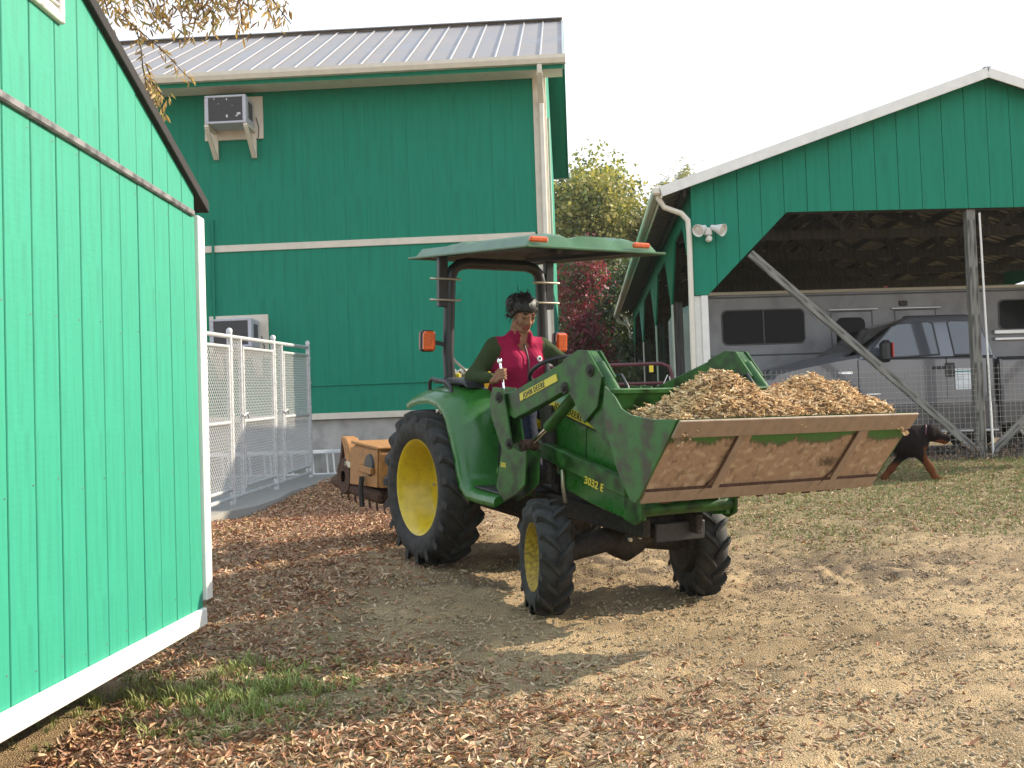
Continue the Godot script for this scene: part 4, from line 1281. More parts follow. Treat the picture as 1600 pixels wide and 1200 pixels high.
	for i in nx + 1:
		var row := []
		var rb := []
		for j in nz + 1:
			var a := i / float(nx)
			var b := j / float(nz)
			var x := lerpf(-0.46, 1.28, a)
			var z := lerpf(0.525, -0.525, b)
			var e: float = minf(minf(x + 0.46, 1.28 - x), 0.525 - absf(z))
			var y := 2.197 + 0.062 * smooth(0.035, 0.075, e)
			y += 0.018 * smooth(0.1, 0.3, e)
			var bump: float = maxf(smooth(0.05, 0.035, absf(absf(z) - 0.26)), smooth(0.07, 0.05, absf(x - 0.2)))
			y += 0.022 * bump * smooth(0.06, 0.12, e)
			y += 0.02 * smooth(0.12, 0.07, absf(z) - 0.02) * smooth(0.03, 0.06, e) * smooth(0.25, 0.1, 1.28 - x)
			row.append(Vector3(x, y, z))
			rb.append(Vector3(x, y - 0.012, z))
		rows.append(row); rows_b.append(rb)
	g = G.new()
	g.loft(rows, false, Vector3(0.4, -5, 0), 0.3)
	var shade_sheet := G.new()
	shade_sheet.loft(rows_b, false, Vector3(0.4, 9, 0), 0.3)
	for q in [[Vector3(-0.46, 2.191, 0), Vector3(0.012, 0.016, 1.06)], [Vector3(1.28, 2.191, 0), Vector3(0.012, 0.016, 1.06)], [Vector3(0.41, 2.191, 0.525), Vector3(1.74, 0.016, 0.012)], [Vector3(0.41, 2.191, -0.525), Vector3(1.74, 0.016, 0.012)]]: g.box(q[0], q[1], 0.004)
	var cnp := part("canopy", g, M.canopy_green, t)
	part("shade_sheet", shade_sheet, M.black_plastic, cnp)  # dark sheet added below the canopy, its shade put into the colour
	for z in [0.43, -0.35]:
		part("marker_light", bx(Vector3(1.255, 2.237, z), Vector3(0.035, 0.036, 0.13), 0.01), M.amber_lens, cnp)
	g = G.new()
	for s in [1.0, -1.0]: g.bar(Vector3(-0.3, 2.205, 0.4 * s), Vector3(1.1, 2.205, 0.4 * s), 0.04, 0.03, 0.004)
	part("support_rail", g, M.frame_black, cnp)
	# hoses and couplers behind the seat
	g = G.new()
	g.tube([Vector3(-0.1, 1.52, 0.36), Vector3(-0.12, 1.44, 0.3), Vector3(-0.14, 1.37, 0.2), Vector3(-0.15, 1.32, 0.08)], 0.01, 6)
	part("cable", g, M.white_trim, t)
	for k in 3:
		g = G.new()
		g.tube([Vector3(-0.22, 1.2, 0.3 - k * 0.06), Vector3(-0.22, 1.34, 0.3 - k * 0.06), Vector3(-0.17, 1.37, 0.28 - k * 0.06), Vector3(-0.12, 1.34, 0.27 - k * 0.06)], 0.016, 8)
		part("coupler", g, M.zinc, t)
	# --- front loader
	var ld := holder("front_loader", t)
	for s in [1.0, -1.0]:
		for k in [0.485, 0.575]:
			part("mast", zprism([Vector2(0.97, 1.31), Vector2(1.10, 1.31), Vector2(1.17, 1.13), Vector2(1.225, 0.96), Vector2(1.33, 0.93), Vector2(1.41, 0.95), Vector2(1.4, 0.74), Vector2(1.3, 0.67), Vector2(1.14, 0.6), Vector2(1.04, 0.68), Vector2(1.07, 0.8), Vector2(1.1, 0.93), Vector2(0.96, 1.12), Vector2(0.935, 1.23)], k * s, 0.014, 0.003), M.loader_green, ld)
		g = G.new()
		g.bar(Vector3(0.985, 1.18, 0.53 * s), Vector3(1.08, 0.96, 0.53 * s), 0.08, 0.012); g.bar(Vector3(1.05, 0.8, 0.53 * s), Vector3(1.07, 0.68, 0.53 * s), 0.08, 0.012)
		part("mast_web", g, M.loader_green, ld)
		if s > 0: lettering("305", 0.03, M.decal_yellow, ld, Transform3D(Basis(), Vector3(1.13, 0.83, 0.583)), 0.07)
		part("boom", zprism([Vector2(1.03, 1.27), Vector2(1.19, 1.295), Vector2(1.55, 1.42), Vector2(1.76, 1.495), Vector2(1.95, 1.565), Vector2(2.04, 1.565), Vector2(2.12, 1.5), Vector2(2.2, 1.41), Vector2(2.58, 1.02), Vector2(2.5, 0.9), Vector2(2.1, 1.14), Vector2(2.0, 1.18), Vector2(1.93, 1.26), Vector2(1.86, 1.325), Vector2(1.78, 1.325), Vector2(1.55, 1.24), Vector2(1.22, 1.125), Vector2(1.06, 1.16)], 0.53 * s, 0.06, 0.006), M.loader_green, ld)
		part("knee_plate", zprism([Vector2(1.8, 1.51), Vector2(1.95, 1.57), Vector2(2.05, 1.57), Vector2(2.2, 1.43), Vector2(2.16, 1.26), Vector2(2.03, 1.165), Vector2(1.9, 1.3), Vector2(1.78, 1.37)], 0.572 * s, 0.016, 0.003), M.loader_green, ld)
		part("knee_plate", zprism([Vector2(1.8, 1.51), Vector2(1.95, 1.57), Vector2(2.05, 1.57), Vector2(2.2, 1.43), Vector2(2.16, 1.26), Vector2(2.03, 1.165), Vector2(1.9, 1.3), Vector2(1.78, 1.37)], 0.488 * s, 0.016, 0.003), M.loader_green, ld)
		for q in [[1.06, 1.25], [1.2, 0.97], [2.09, 1.46], [1.83, 1.35]]:
			g = G.new()
			g.lathe([Vector2(0, 0.022), Vector2(0.016, 0.022), Vector2(0.018, 0.008), Vector2(0.034, 0.008), Vector2(0.036, 0)], Transform3D(Basis(Vector3.RIGHT, PI / 2 * s), Vector3(q[0], q[1], 0.581 * s)), 14, 0.8)
			part("pivot_pin", g, M.greasy_iron, ld)
		var bc := holder("boom_cylinder", t)
		g = G.new()
		g.tube([Vector3(1.83, 1.35, 0.46 * s), Vector3(1.46, 1.09, 0.46 * s)], 0.036, 14)
		part("barrel", g, M.loader_green, bc)
		g = G.new()
		g.tube([Vector3(1.46, 1.09, 0.46 * s), Vector3(1.24, 0.96, 0.46 * s)], 0.017, 10)
		part("rod", g, M.chrome, bc)
		g = G.new()
		g.tube([Vector3(1.25, 0.96, 0.42 * s), Vector3(1.25, 0.96, 0.52 * s)], 0.04, 12)
		part("rod_eye", g, M.rust, bc)
		var bk := holder("bucket_cylinder", t)
		g = G.new()
		g.tube([Vector3(2.1, 1.49, 0.53 * s), Vector3(2.34, 1.28, 0.53 * s)], 0.034, 14)
		part("barrel", g, M.loader_green, bk)
		g = G.new()
		g.tube([Vector3(2.34, 1.28, 0.53 * s), Vector3(2.6, 1.06, 0.53 * s)], 0.017, 10)
		part("rod", g, M.chrome, bk)
		g = G.new()
		g.tube([Vector3(2.12, 1.42, 0.47 * s), Vector3(2.2, 1.44, 0.45 * s), Vector3(2.26, 1.38, 0.45 * s), Vector3(2.32, 1.28, 0.46 * s)], 0.009, 6)
		part("hydraulic_line", g, M.hose, bk)
	g = G.new()
	g.tube([Vector3(2.3, 1.12, -0.5), Vector3(2.3, 1.12, 0.5)], 0.045, 14)
	part("cross_tube", g, M.loader_green, ld)
	var lab := holder("boom_decal", t)
	part("plate", zprism([Vector2(1.295, 1.24), Vector2(1.72, 1.385), Vector2(1.7, 1.425), Vector2(1.285, 1.285)], 0.562, 0.005), M.decal_yellow, lab)
	lettering("JOHN DEERE", 0.034, M.black_print, lab, Transform3D(Basis(Vector3.BACK, 0.333), Vector3(1.455, 1.318, 0.565)), 0.27)
	for k in 3:
		g = G.new()
		g.tube([Vector3(1.2, 0.9, 0.3 + k * 0.03), Vector3(1.3, 0.75 + k * 0.05, 0.36), Vector3(1.2, 0.68, 0.4), Vector3(1.15, 0.62, 0.36)], 0.012, 6)
		part("hydraulic_hose", g, M.hose, ld)
	g = G.new()
	g.tube([Vector3(1.42, 0.62, 0.3), Vector3(1.45, 0.72, 0.34), Vector3(1.42, 0.82, 0.33)], 0.014, 6)
	part("bracket", g, M.zinc, ld)
	# muffler and air pipe beside the hood
	g = G.new()
	g.tube([Vector3(1.28, 0.72, 0.33), Vector3(1.27, 1.0, 0.335), Vector3(1.22, 1.2, 0.33)], 0.045, 12)
	part("exhaust", g, M.greasy_iron, t)
	build_bucket(t)
	return t

func build_bucket(t: Node3D) -> void:
	var b := holder("bucket", t)
	var g: G
	var W := 0.8
	var sp := [Vector2(2.55, 1.40), Vector2(2.64, 1.35), Vector2(2.70, 1.295), Vector2(2.78, 1.27), Vector2(2.95, 1.262), Vector2(3.15, 1.275), Vector2(3.08, 1.17), Vector2(2.87, 0.87), Vector2(2.835, 0.842), Vector2(2.79, 0.85), Vector2(2.68, 0.98), Vector2(2.58, 1.16), Vector2(2.54, 1.3)]
	for s in [1.0, -1.0]:
		part("side_panel", zprism(sp, (W - 0.006) * s, 0.014, 0.003), M.bucket_side, b)
	# curved back
	var prof := [Vector2(2.60, 1.37), Vector2(2.585, 1.25), Vector2(2.60, 1.13), Vector2(2.66, 1.0), Vector2(2.74, 0.9), Vector2(2.80, 0.86)]
	var rings := []
	for p in prof: rings.append([Vector3(p.x, p.y, W - 0.014), Vector3(p.x, p.y, -W + 0.014), Vector3(p.x - 0.012, p.y - 0.004, -W + 0.014), Vector3(p.x - 0.012, p.y - 0.004, W - 0.014)])
	g = G.new()
	g.loft(rings, true, Vector3.INF, 0.5)
	part("back_plate", g, M.loader_green, b)
	g = G.new()
	g.bar(Vector3(2.595, 1.375, W - 0.014), Vector3(2.595, 1.375, -W + 0.014), 0.03, 0.03, 0.006)
	part("top_rail", g, M.loader_green, b)
	# floor plate: green paint worn and caked with mud; finely divided so that the edge of the mud can wander
	var lip := Vector2(3.15, 1.272)
	var heel := Vector2(2.85, 0.855)
	var d := (heel - lip)
	var ln := d.length()
	d /= ln
	var nrm := Vector3(-d.y, d.x, 0)
	if nrm.x < 0: nrm = -nrm
	var nz := FastNoiseLite.new()
	nz.frequency = 1.6; nz.seed = 5; nz.fractal_octaves = 4
	var rows := 36
	var cols := 150
	var v := PackedVector3Array()
	var n := PackedVector3Array()
	var c := PackedColorArray()
	for side in [0, 1]:
		for i in rows:
			for j in cols:
				var q := []
				for k in [[0, 0], [0, 1], [1, 1], [1, 0]]:
					var a: float = (i + k[0]) / float(rows)
					var z: float = lerpf(W - 0.012, -W + 0.012, (j + k[1]) / float(cols))
					var p := lip + d * (a * ln)
					q.append([Vector3(p.x, p.y, z) + nrm * (0.004 if side == 0 else -0.008), a, z])
				for ix in [[0, 1, 2], [0, 2, 3]]:
					var e := []
					for w in ix: e.append(q[w])
					var out := nrm * (1.0 if side == 0 else -1.0)
					if (e[2][0] - e[0][0]).cross(e[1][0] - e[0][0]).dot(out) < 0: e = [e[0], e[2], e[1]]
					for w in e:
						v.append(w[0]); n.append(out)
						var m: float = w[1] - 0.29 - nz.get_noise_2d(w[2] * 2.2, 3.0) * 0.12 - nz.get_noise_2d(w[2] * 14.0, w[1] * 5.0) * 0.05
						m += 0.25 * (smooth(0.06, 0.0, absf(w[2] - 0.33)) + smooth(0.06, 0.0, absf(w[2] + 0.47)))
						var mud := Color(0.36, 0.245, 0.16).lerp(Color(0.5, 0.38, 0.26), smooth(0.1, 0.45, nz.get_noise_2d(w[2] * 6.0 + 9.0, w[1] * 6.0)))
						mud = mud.lerp(Color(0.1, 0.07, 0.045), smooth(0.5, 1.0, exp(-(pow((w[2] + 0.34) / 0.11, 2) + pow((w[1] - 0.62) / 0.1, 2))) + nz.get_noise_2d(w[2] * 20.0, w[1] * 20.0) * 0.4))
						mud = mud.lerp(Color(0.13, 0.085, 0.055), 0.6 * smooth(0.25, 0.5, nz.get_noise_2d(w[2] * 9.0 + 50.0, w[1] * 4.0)))
						var paint := Color(0.05, 0.16, 0.03)
						var col := paint.lerp(mud, smooth(-0.03, 0.03, m))
						col = col.lerp(Color(0.05, 0.045, 0.03), 0.75 * smooth(0.035, 0.0, absf(m)) )
						c.append(col)
	var ar := []
	ar.resize(Mesh.ARRAY_MAX)
	ar[Mesh.ARRAY_VERTEX] = v; ar[Mesh.ARRAY_NORMAL] = n; ar[Mesh.ARRAY_COLOR] = c
	var am := ArrayMesh.new()
	am.add_surface_from_arrays(Mesh.PRIMITIVE_TRIANGLES, ar)
	part("floor_plate", am, M.bucket_floor, b, "caked mud over green paint on the bucket floor")
	var bs := Basis(Vector3(d.x, d.y, 0), nrm, Vector3(d.x, d.y, 0).cross(nrm))
	var on := func(a: float, h: float): return Vector3(lip.x + d.x * a, lip.y + d.y * a, 0) + nrm * h
	part("cutting_edge", bx(on.call(0.045, 0.012), Vector3(0.105, 0.014, W * 2.0 - 0.01), 0.003, bs), M.muddy_steel, b, "bare muddy steel cutting edge along the bucket lip")
	part("wear_bar", bx(on.call(ln - 0.075, 0.009), Vector3(0.012, 0.012, W * 2.0 - 0.03), 0.002, bs), M.rust, b)
	part("heel_plate", bx(on.call(ln - 0.03, 0.01), Vector3(0.075, 0.01, W * 2.0 - 0.03), 0.002, bs), M.muddy_steel, b)
	for z in [0.36, -0.45]:
		part("strap", bx(on.call(0.3, 0.012) + Vector3(0, 0, z), Vector3(0.4, 0.008, 0.045), 0.002, bs), M.muddy_steel, b)
		g = G.new()
		g.tube([on.call(0.1, 0.012) + Vector3(0, 0, z + 0.03), on.call(0.28, 0.014) + Vector3(0, 0, z + 0.035), on.call(0.38, 0.014) + Vector3(0, 0, z + 0.045), on.call(0.5, 0.01) + Vector3(0, 0, z + 0.1)], 0.005, 6)
		part("weld_bead", g, M.rust, b)
	g = G.new()
	for k in 26: g.box(on.call(ln + 0.004 + rng.randf() * 0.012, 0.0) + Vector3(0, 0, rng.randf_range(-0.7, 0.7)), Vector3(0.03, 0.02, rng.randf_range(0.02, 0.07)) * rng.randf_range(0.5, 1.0), 0.004, bs)
	part("mud_clods", g, M.rust, b)

func heap_y(x: float, z: float) -> float:
	var e := minf(x - 2.6, 3.14 - x) 
	var a := 0.235 * exp(-(pow((z - 0.33) / 0.27, 2) + pow((x - 2.87) / 0.24, 2)))
	var b := 0.185 * exp(-(pow((z + 0.26) / 0.25, 2) + pow((x - 2.85) / 0.24, 2)))
	var c := 0.1 * exp(-(pow((z + 0.55) / 0.2, 2) + pow((x - 2.87) / 0.24, 2)))
	return 1.235 + a + b + c + mid_noise.get_noise_2d(x * 3.0, z * 3.0) * 0.035 + mid_noise.get_noise_2d(x * 9.0, z * 9.0) * 0.014 - 0.06 * smooth(0.06, 0.0, e) - 0.05 * smooth(0.68, 0.78, absf(z))
func build_heap(t: Node3D) -> void:
	var o := thing("straw_heap", "heap of tan straw and wood shavings filling the loader bucket", "straw heap")
	o.transform = t.transform
	var g := G.new()
	var rows := []
	for i in 31:
		var row := []
		for j in 71:
			var x := lerpf(2.61, 3.12, i / 30.0)
			var z := lerpf(0.78, -0.78, j / 70.0)
			row.append(Vector3(x, heap_y(x, z), z))
		rows.append(row)
	g.loft(rows, false, Vector3(2.85, -3, 0), -0.5)
	part("mound", g, M.hay_base, o)
	var st := straw_mesh(0.055, 0.0035)
	var ch := straw_mesh(0.022, 0.008)
	for kind in 2:
		var xs := []
		var cs := []
		for i in (5200 if kind == 0 else 9000):
			var x := rng.randf_range(2.62, 3.12)
			var z := rng.randf_range(-0.76, 0.76)
			var y := heap_y(x, z)
			var tilt := 0.5 if rng.randf() > 0.04 else 1.2
			var bs := Basis(Vector3.UP, rng.randf() * TAU) * Basis(Vector3.BACK, rng.randf_range(-tilt, tilt)) * Basis(Vector3.RIGHT, rng.randf() * TAU)
			var s := rng.randf_range(0.5, 1.5)
			xs.append(Transform3D(bs.scaled(Vector3(s, s, s)), Vector3(x, y + rng.randf_range(-0.004, 0.014), z)))
			var k := rng.randf()
			var c := Color(0.78, 0.52, 0.25).lerp(Color(0.45, 0.265, 0.12), k)
			if rng.randf() < 0.3: c = Color(0.9, 0.68, 0.4)
			if rng.randf() < 0.2: c = Color(0.2, 0.12, 0.06)
			cs.append(c)
		tag(many("loose_straw" if kind == 0 else "shavings", st if kind == 0 else ch, M.straw, xs, cs, o), "", "", "", "stuff")
func straw_mesh(l: float, w: float) -> ArrayMesh:
	var g := G.new()
	var a := Vector3(-l / 2, 0, 0)
	var b := Vector3(0, l * 0.06, 0)
	var c := Vector3(l / 2, -l * 0.03, l * 0.1)
	g.bar(a, b, w, w * 0.5); g.bar(b, c, w, w * 0.5)
	g.colored = false
	return g.mesh()

func build_tiller(t: Node3D) -> void:
	var o := thing("rotary_tiller", "orange rotary tiller with rusty tines mounted behind the tractor", "tiller")
	o.transform = t.transform * Transform3D(Basis(), Vector3(-1.1, 0, 0))
	var g := zprism([Vector2(-0.28, 0.40), Vector2(-0.28, 0.69), Vector2(-0.2, 0.73), Vector2(0.3, 0.75), Vector2(0.33, 0.7), Vector2(0.33, 0.44)], 0.05, 1.1, 0.012)
	part("hood", g, M.tiller_orange, o)
	part("top_edge", bx(Vector3(0.05, 0.745, 0.05), Vector3(0.56, 0.02, 1.14), 0.005), M.tiller_orange, o)
	part("side_cover", zprism([Vector2(-0.26, 0.4), Vector2(-0.26, 0.7), Vector2(0.3, 0.73), Vector2(0.3, 0.44)], 0.605, 0.014, 0.003), M.tiller_orange, o)
	part("skid_bar", bx(Vector3(0.1, 0.56, 0.63), Vector3(0.3, 0.05, 0.03), 0.005), M.tiller_orange, o)
	g = G.new()
	g.lathe([Vector2(0.0, 0.02), Vector2(0.08, 0.02), Vector2(0.09, 0.0)], Transform3D(Basis(Vector3.RIGHT, PI / 2), Vector3(0.16, 0.6, 0.61)), 16)
	part("axle_hole", g, M.black_plastic, o)
	# bent arm standing up at the rear corner
	part("rear_arm", zprism([Vector2(-0.28, 0.58), Vector2(-0.36, 0.72), Vector2(-0.42, 0.76), Vector2(-0.5, 0.765), Vector2(-0.53, 0.745), Vector2(-0.47, 0.71), Vector2(-0.41, 0.6), Vector2(-0.36, 0.55)], 0.54, 0.12, 0.01), M.tiller_orange, o)
	g = G.new()
	g.bar(Vector3(-0.53, 0.76, 0.56), Vector3(-0.6, 0.42, 0.56), 0.03, 0.04, 0.004)
	part("tail_rod", g, M.rust, o)
	g = G.new()
	g.lathe([Vector2(0.05, 0.03), Vector2(0.14, 0.03), Vector2(0.15, 0.015), Vector2(0.15, -0.03), Vector2(0.05, -0.03)], Transform3D(Basis(Vector3.RIGHT, PI / 2), Vector3(-0.42, 0.44, 0.58)), 20)
	part("drive_disc", g, M.rust, o)
	part("hitch_plate", bx(Vector3(-0.33, 0.55, 0.58), Vector3(0.14, 0.05, 0.06), 0.006), M.zinc, o)
	g = G.new()
	g.box(Vector3(-0.1, 0.355, 0.05), Vector3(0.8, 0.1, 1.1), 0.03); g.box(Vector3(-0.68, 0.36, 0.5), Vector3(0.26, 0.11, 0.16), 0.04); g.box(Vector3(-0.55, 0.42, 0.5), Vector3(0.14, 0.14, 0.16), 0.04)
	part("rotor_case", g, M.rust, o)
	for i in 7:
		for k in 3:
			g = G.new()
			var x: float = -0.6 + i * 0.15 + k * 0.03
			var z: float = 0.55 - k * 0.45
			g.bar(Vector3(x, 0.32, z), Vector3(x + 0.01, 0.25, z), 0.01, 0.02); g.bar(Vector3(x + 0.01, 0.255, z), Vector3(x + 0.03, 0.245, z), 0.01, 0.02)
			part("tine", g, M.rust, o)
	g = G.new()
	g.tube([Vector3(0.06, 0.5, 0.64), Vector3(0.06, 0.4, 0.65), Vector3(0.1, 0.27, 0.65)], 0.022, 8)
	part("stand_leg", g, M.greasy_iron, o)
	# lift links to the tractor
	for s in [1.0, -1.0]:
		g = G.new()
		g.bar(Vector3(0.3, 0.5, 0.3 * s), Vector3(0.95, 0.45, 0.22 * s), 0.03, 0.05, 0.004)
		part("lift_link", g, M.greasy_iron, o)

# ---------------------------------------------------------------- vehicles in the pole barn
func round_rect(x0: float, y0: float, x1: float, y1: float, r: float, k := 4) -> Array:
	var o := []
	for q in [[x1 - r, y1 - r, 0.0], [x0 + r, y1 - r, PI / 2], [x0 + r, y0 + r, PI], [x1 - r, y0 + r, PI * 1.5]]:
		for i in k + 1:
			var a: float = q[2] + PI / 2 * i / k
			o.append(Vector2(q[0] + r * cos(a), q[1] + r * sin(a)))
	return o
func build_trailer() -> void:
	var o := thing("horse_trailer", "long grey horse trailer with dark rounded windows parked behind the truck", "trailer")
	var c := pb(3.9, 0.9, -4.45)
	o.transform = Transform3D(pb_basis(), c)
	var F := 1.25
	part("body", zprism([Vector2(-3.1, 0.55), Vector2(-3.1, 2.4), Vector2(-3.0, 2.56), Vector2(-2.85, 2.62), Vector2(3.6, 2.62), Vector2(3.7, 2.55), Vector2(3.7, 0.55)], 0, F * 2, 0.06), M.trailer_skin, o)
	part("roof_rail", bx(Vector3(0.3, 2.53, F + 0.006), Vector3(6.6, 0.02, 0.024), 0.004), M.trailer_dark, o)
	part("roof_cap", bx(Vector3(0.3, 2.6, F - 0.03), Vector3(6.6, 0.05, 0.05), 0.012), M.cream_trim, o)
	part("belt_rail", bx(Vector3(-1.0, 1.62, F + 0.004), Vector3(4.1, 0.025, 0.02), 0.004), M.trailer_dark, o)
	for q in [[-2.74, 1.8, -1.45, 2.32], [1.72, 1.92, 2.75, 2.37]]:
		var w := holder("window", o)
		part("frame", zprism(round_rect(q[0] - 0.02, q[1] - 0.02, q[2] + 0.02, q[3] + 0.02, 0.09), F + 0.006, 0.02, 0.004), M.trailer_dark, w)
		part("pane", zprism(round_rect(q[0], q[1], q[2], q[3], 0.08), F + 0.014, 0.012), M.dark_glass, w)
		part("mullion", bx(Vector3((q[0] + q[2]) / 2, (q[1] + q[3]) / 2, F + 0.022), Vector3(0.02, q[3] - q[1], 0.012)), M.trailer_dark, w)
	for u in [-1.01, 0.02]:
		var d := holder("door", o)
		var g := G.new()
		for e in [[u, 1.2, 0.014, 2.1], [u + 0.66, 1.2, 0.014, 2.1]]: g.box(Vector3(e[0], e[1] + 0.02, F + 0.002), Vector3(e[2], e[3], 0.012))
		g.box(Vector3(u + 0.33, 2.262, F + 0.002), Vector3(0.66, 0.014, 0.012))
		part("seam", g, M.trailer_dark, d)
		part("pane", zprism(round_rect(u + 0.08, 1.68, u + 0.54, 2.17, 0.1), F + 0.006, 0.014), M.dark_glass, d)
		part("drip_bar", bx(Vector3(u + 0.34, 2.29, F + 0.03), Vector3(0.8, 0.024, 0.06), 0.008), M.aluminium, d)
	part("marker_lamp", bx(Vector3(0.16, 2.37, F + 0.012), Vector3(0.14, 0.08, 0.03), 0.012), M.black_plastic, o)
	part("clearance_light", bx(Vector3(-0.1, 2.64, F - 0.02), Vector3(0.06, 0.025, 0.03), 0.006), M.red_lens, o)
	part("side_ledge", bx(Vector3(2.6, 1.87, F + 0.03), Vector3(2.0, 0.07, 0.06), 0.01), M.aluminium, o)
	part("side_ledge", bx(Vector3(2.6, 1.76, F + 0.03), Vector3(2.0, 0.05, 0.05), 0.01), M.aluminium, o)
	for x in [1.2, 2.1]:
		var g := G.new()
		g.lathe([Vector2(0.2, -0.1), Vector2(0.35, -0.11), Vector2(0.37, 0), Vector2(0.35, 0.11), Vector2(0.2, 0.1), Vector2(0, 0.08)], Transform3D(Basis(Vector3.RIGHT, PI / 2), Vector3(x, 0.36, F - 0.1)), 24)
		part("wheel", g, M.rubber, o)

func build_truck() -> void:
	var o := thing("pickup_truck", "grey extended cab pickup truck with white door sign under the pole barn", "pickup truck")
	o.transform = Transform3D(pb_basis(), pb(2.9, 0.9, -1.8))
	var g: G
	var arch := func(cx: float, r: float, n: int):
		var a := []
		for i in n + 1:
			var t := PI * i / n
			a.append(Vector2(cx + r * cos(t), 0.42 + r * sin(t)))
		return a
	var body := [Vector2(-1.76, 0.55), Vector2(-1.78, 0.95), Vector2(-1.74, 1.14), Vector2(-1.62, 1.245), Vector2(-1.3, 1.315), Vector2(-0.8, 1.4), Vector2(-0.5, 1.44), Vector2(-0.42, 1.41), Vector2(0.5, 1.395), Vector2(1.43, 1.385), Vector2(1.43, 0.38), Vector2(-0.42, 0.36)]
	body += arch.call(-0.95, 0.47, 10)
	g = zprism(body, 0, 1.98, 0.045)
	part("body", g, M.truck_paint, o)
	# raised bonnet, in the body paint
	g = zprism([Vector2(-1.7, 1.2), Vector2(-1.6, 1.3), Vector2(-1.1, 1.42), Vector2(-0.62, 1.5), Vector2(-0.5, 1.49), Vector2(-0.5, 1.36), Vector2(-1.6, 1.18)], 0, 1.5, 0.07)
	part("bonnet", g, M.truck_paint, o)
	# cab: tapering upwards
	var rings := []
	for q in [[1.385, -0.56, 1.43, 0.985], [1.6, -0.24, 1.40, 0.93], [1.86, 0.13, 1.34, 0.863], [1.93, 0.24, 1.3, 0.83], [1.975, 0.4, 1.2, 0.74], [1.99, 0.6, 1.05, 0.6]]:
		var ring := []
		for p in round_rect(q[1], -q[3], q[2], q[3], 0.09, 3): ring.append(Vector3(p.x, q[0], p.y))
		rings.append(ring)
	g = G.new()
	g.loft(rings, true, Vector3.INF, 0.6)
	g.cap(rings[-1], Vector3.UP)
	part("cab", g, M.truck_paint, o)
	var wx := Transform3D(Basis(Vector3.RIGHT, Vector3(0, 0.968, -0.249), Vector3(0, 0.249, 0.968)), Vector3(0, 1.385, 0.985))
	for w in [[Vector2(-0.40, -0.01), Vector2(-0.32, 0.11), Vector2(0.02, 0.45), Vector2(0.12, 0.49), Vector2(0.58, 0.515), Vector2(0.63, 0.48), Vector2(0.66, 0.02), Vector2(0.15, -0.005)], [Vector2(0.82, 0.49), Vector2(0.86, 0.515), Vector2(1.1, 0.505), Vector2(1.14, 0.46), Vector2(1.165, 0.0), Vector2(0.85, 0.0)]]:
		var wd := holder("side_window", o)
		g = G.new()
		g.prism(w, wx * Transform3D(Basis(), Vector3(0, 0, 0.002)), 0.02, 0.004)
		part("seal", g, M.black_plastic, wd)
		var c := Vector2.ZERO
		for p in w: c += p
		c /= w.size()
		g = G.new()
		g.prism(w.map(func(p): return c + (p - c) * 0.93), wx * Transform3D(Basis(), Vector3(0, 0, 0.01)), 0.012, 0.002)
		part("pane", g, M.cab_glass, wd)
	g = G.new()
	var q4 := [Vector3(-0.58, 1.43, 0.86), Vector3(-0.58, 1.43, -0.86), Vector3(0.1, 1.86, -0.76), Vector3(0.1, 1.86, 0.76)]
	var wn := Vector3(-0.6, 0.8, 0)
	g.quad(q4[0] + wn * 0.02, q4[1] + wn * 0.02, q4[2] + wn * 0.02, q4[3] + wn * 0.02, wn)
	part("windscreen", g, M.dark_glass, o)
	# doors, trim and handle details
	g = G.new()
	for x in [-0.5, 0.735, 1.3]: g.box(Vector3(x, 0.9, 0.991), Vector3(0.012, 0.95, 0.006))
	g.box(Vector3(0.42, 0.46, 0.991), Vector3(1.85, 0.012, 0.006))
	part("door_seams", g, M.black_print, o)
	part("side_moulding", bx(Vector3(0.45, 0.775, 0.992), Vector3(1.9, 0.07, 0.02), 0.006), M.truck_paint, o)
	part("lower_body_tone", zprism([Vector2(-0.42, 0.38), Vector2(1.42, 0.39), Vector2(1.42, 0.72), Vector2(-0.46, 0.72)], 0.99, 0.016, 0.003), M.truck_lower, o)  # thin darker strip: two-tone paint plus a painted-in reflection
	for q in [[0.62, 1.23, 0.18, 0.045], [0.78, 1.2, 0.13, 0.19]]:
		part("door_handle", bx(Vector3(q[0], q[1], 0.998), Vector3(q[2], q[3], 0.03), 0.01), M.black_plastic, o)
	part("badge", bx(Vector3(-0.68, 1.2, 0.994), Vector3(0.2, 0.04, 0.012), 0.004), M.chrome, o)
	part("badge", bx(Vector3(-0.3, 0.9, 0.994), Vector3(0.19, 0.02, 0.012), 0.004), M.chrome, o)
	part("step_tube", bx(Vector3(0.55, 0.36, 1.03), Vector3(1.7, 0.04, 0.07), 0.015), M.aluminium, o)
	var mr := holder("door_mirror", o)
	part("head", bx(Vector3(-0.17, 1.47, 1.15), Vector3(0.13, 0.3, 0.2), 0.045), M.black_plastic, mr)
	part("lens", bx(Vector3(-0.1, 1.48, 1.2), Vector3(0.02, 0.2, 0.11), 0.01), M.red_lens, mr)
	part("arm", bx(Vector3(-0.27, 1.38, 1.03), Vector3(0.08, 0.05, 0.14), 0.015), M.black_plastic, mr)
	# paper sign on the rear door
	var sg := holder("door_sign", o)
	part("sheet", bx(Vector3(0.985, 1.07, 1.0), Vector3(0.28, 0.29, 0.006)), M.paper, sg)
	part("stripe", bx(Vector3(0.985, 1.172, 1.004), Vector3(0.28, 0.016, 0.003)), M.teal_print, sg)
	g = G.new()
	for k in 3: g.box(Vector3(0.93 - k * 0.012, 1.13 - k * 0.028, 1.004), Vector3(0.14 - k * 0.025, 0.006, 0.003))
	g.box(Vector3(0.96, 1.2, 1.004), Vector3(0.18, 0.008, 0.003)); g.box(Vector3(0.985, 0.952, 1.004), Vector3(0.22, 0.008, 0.003))
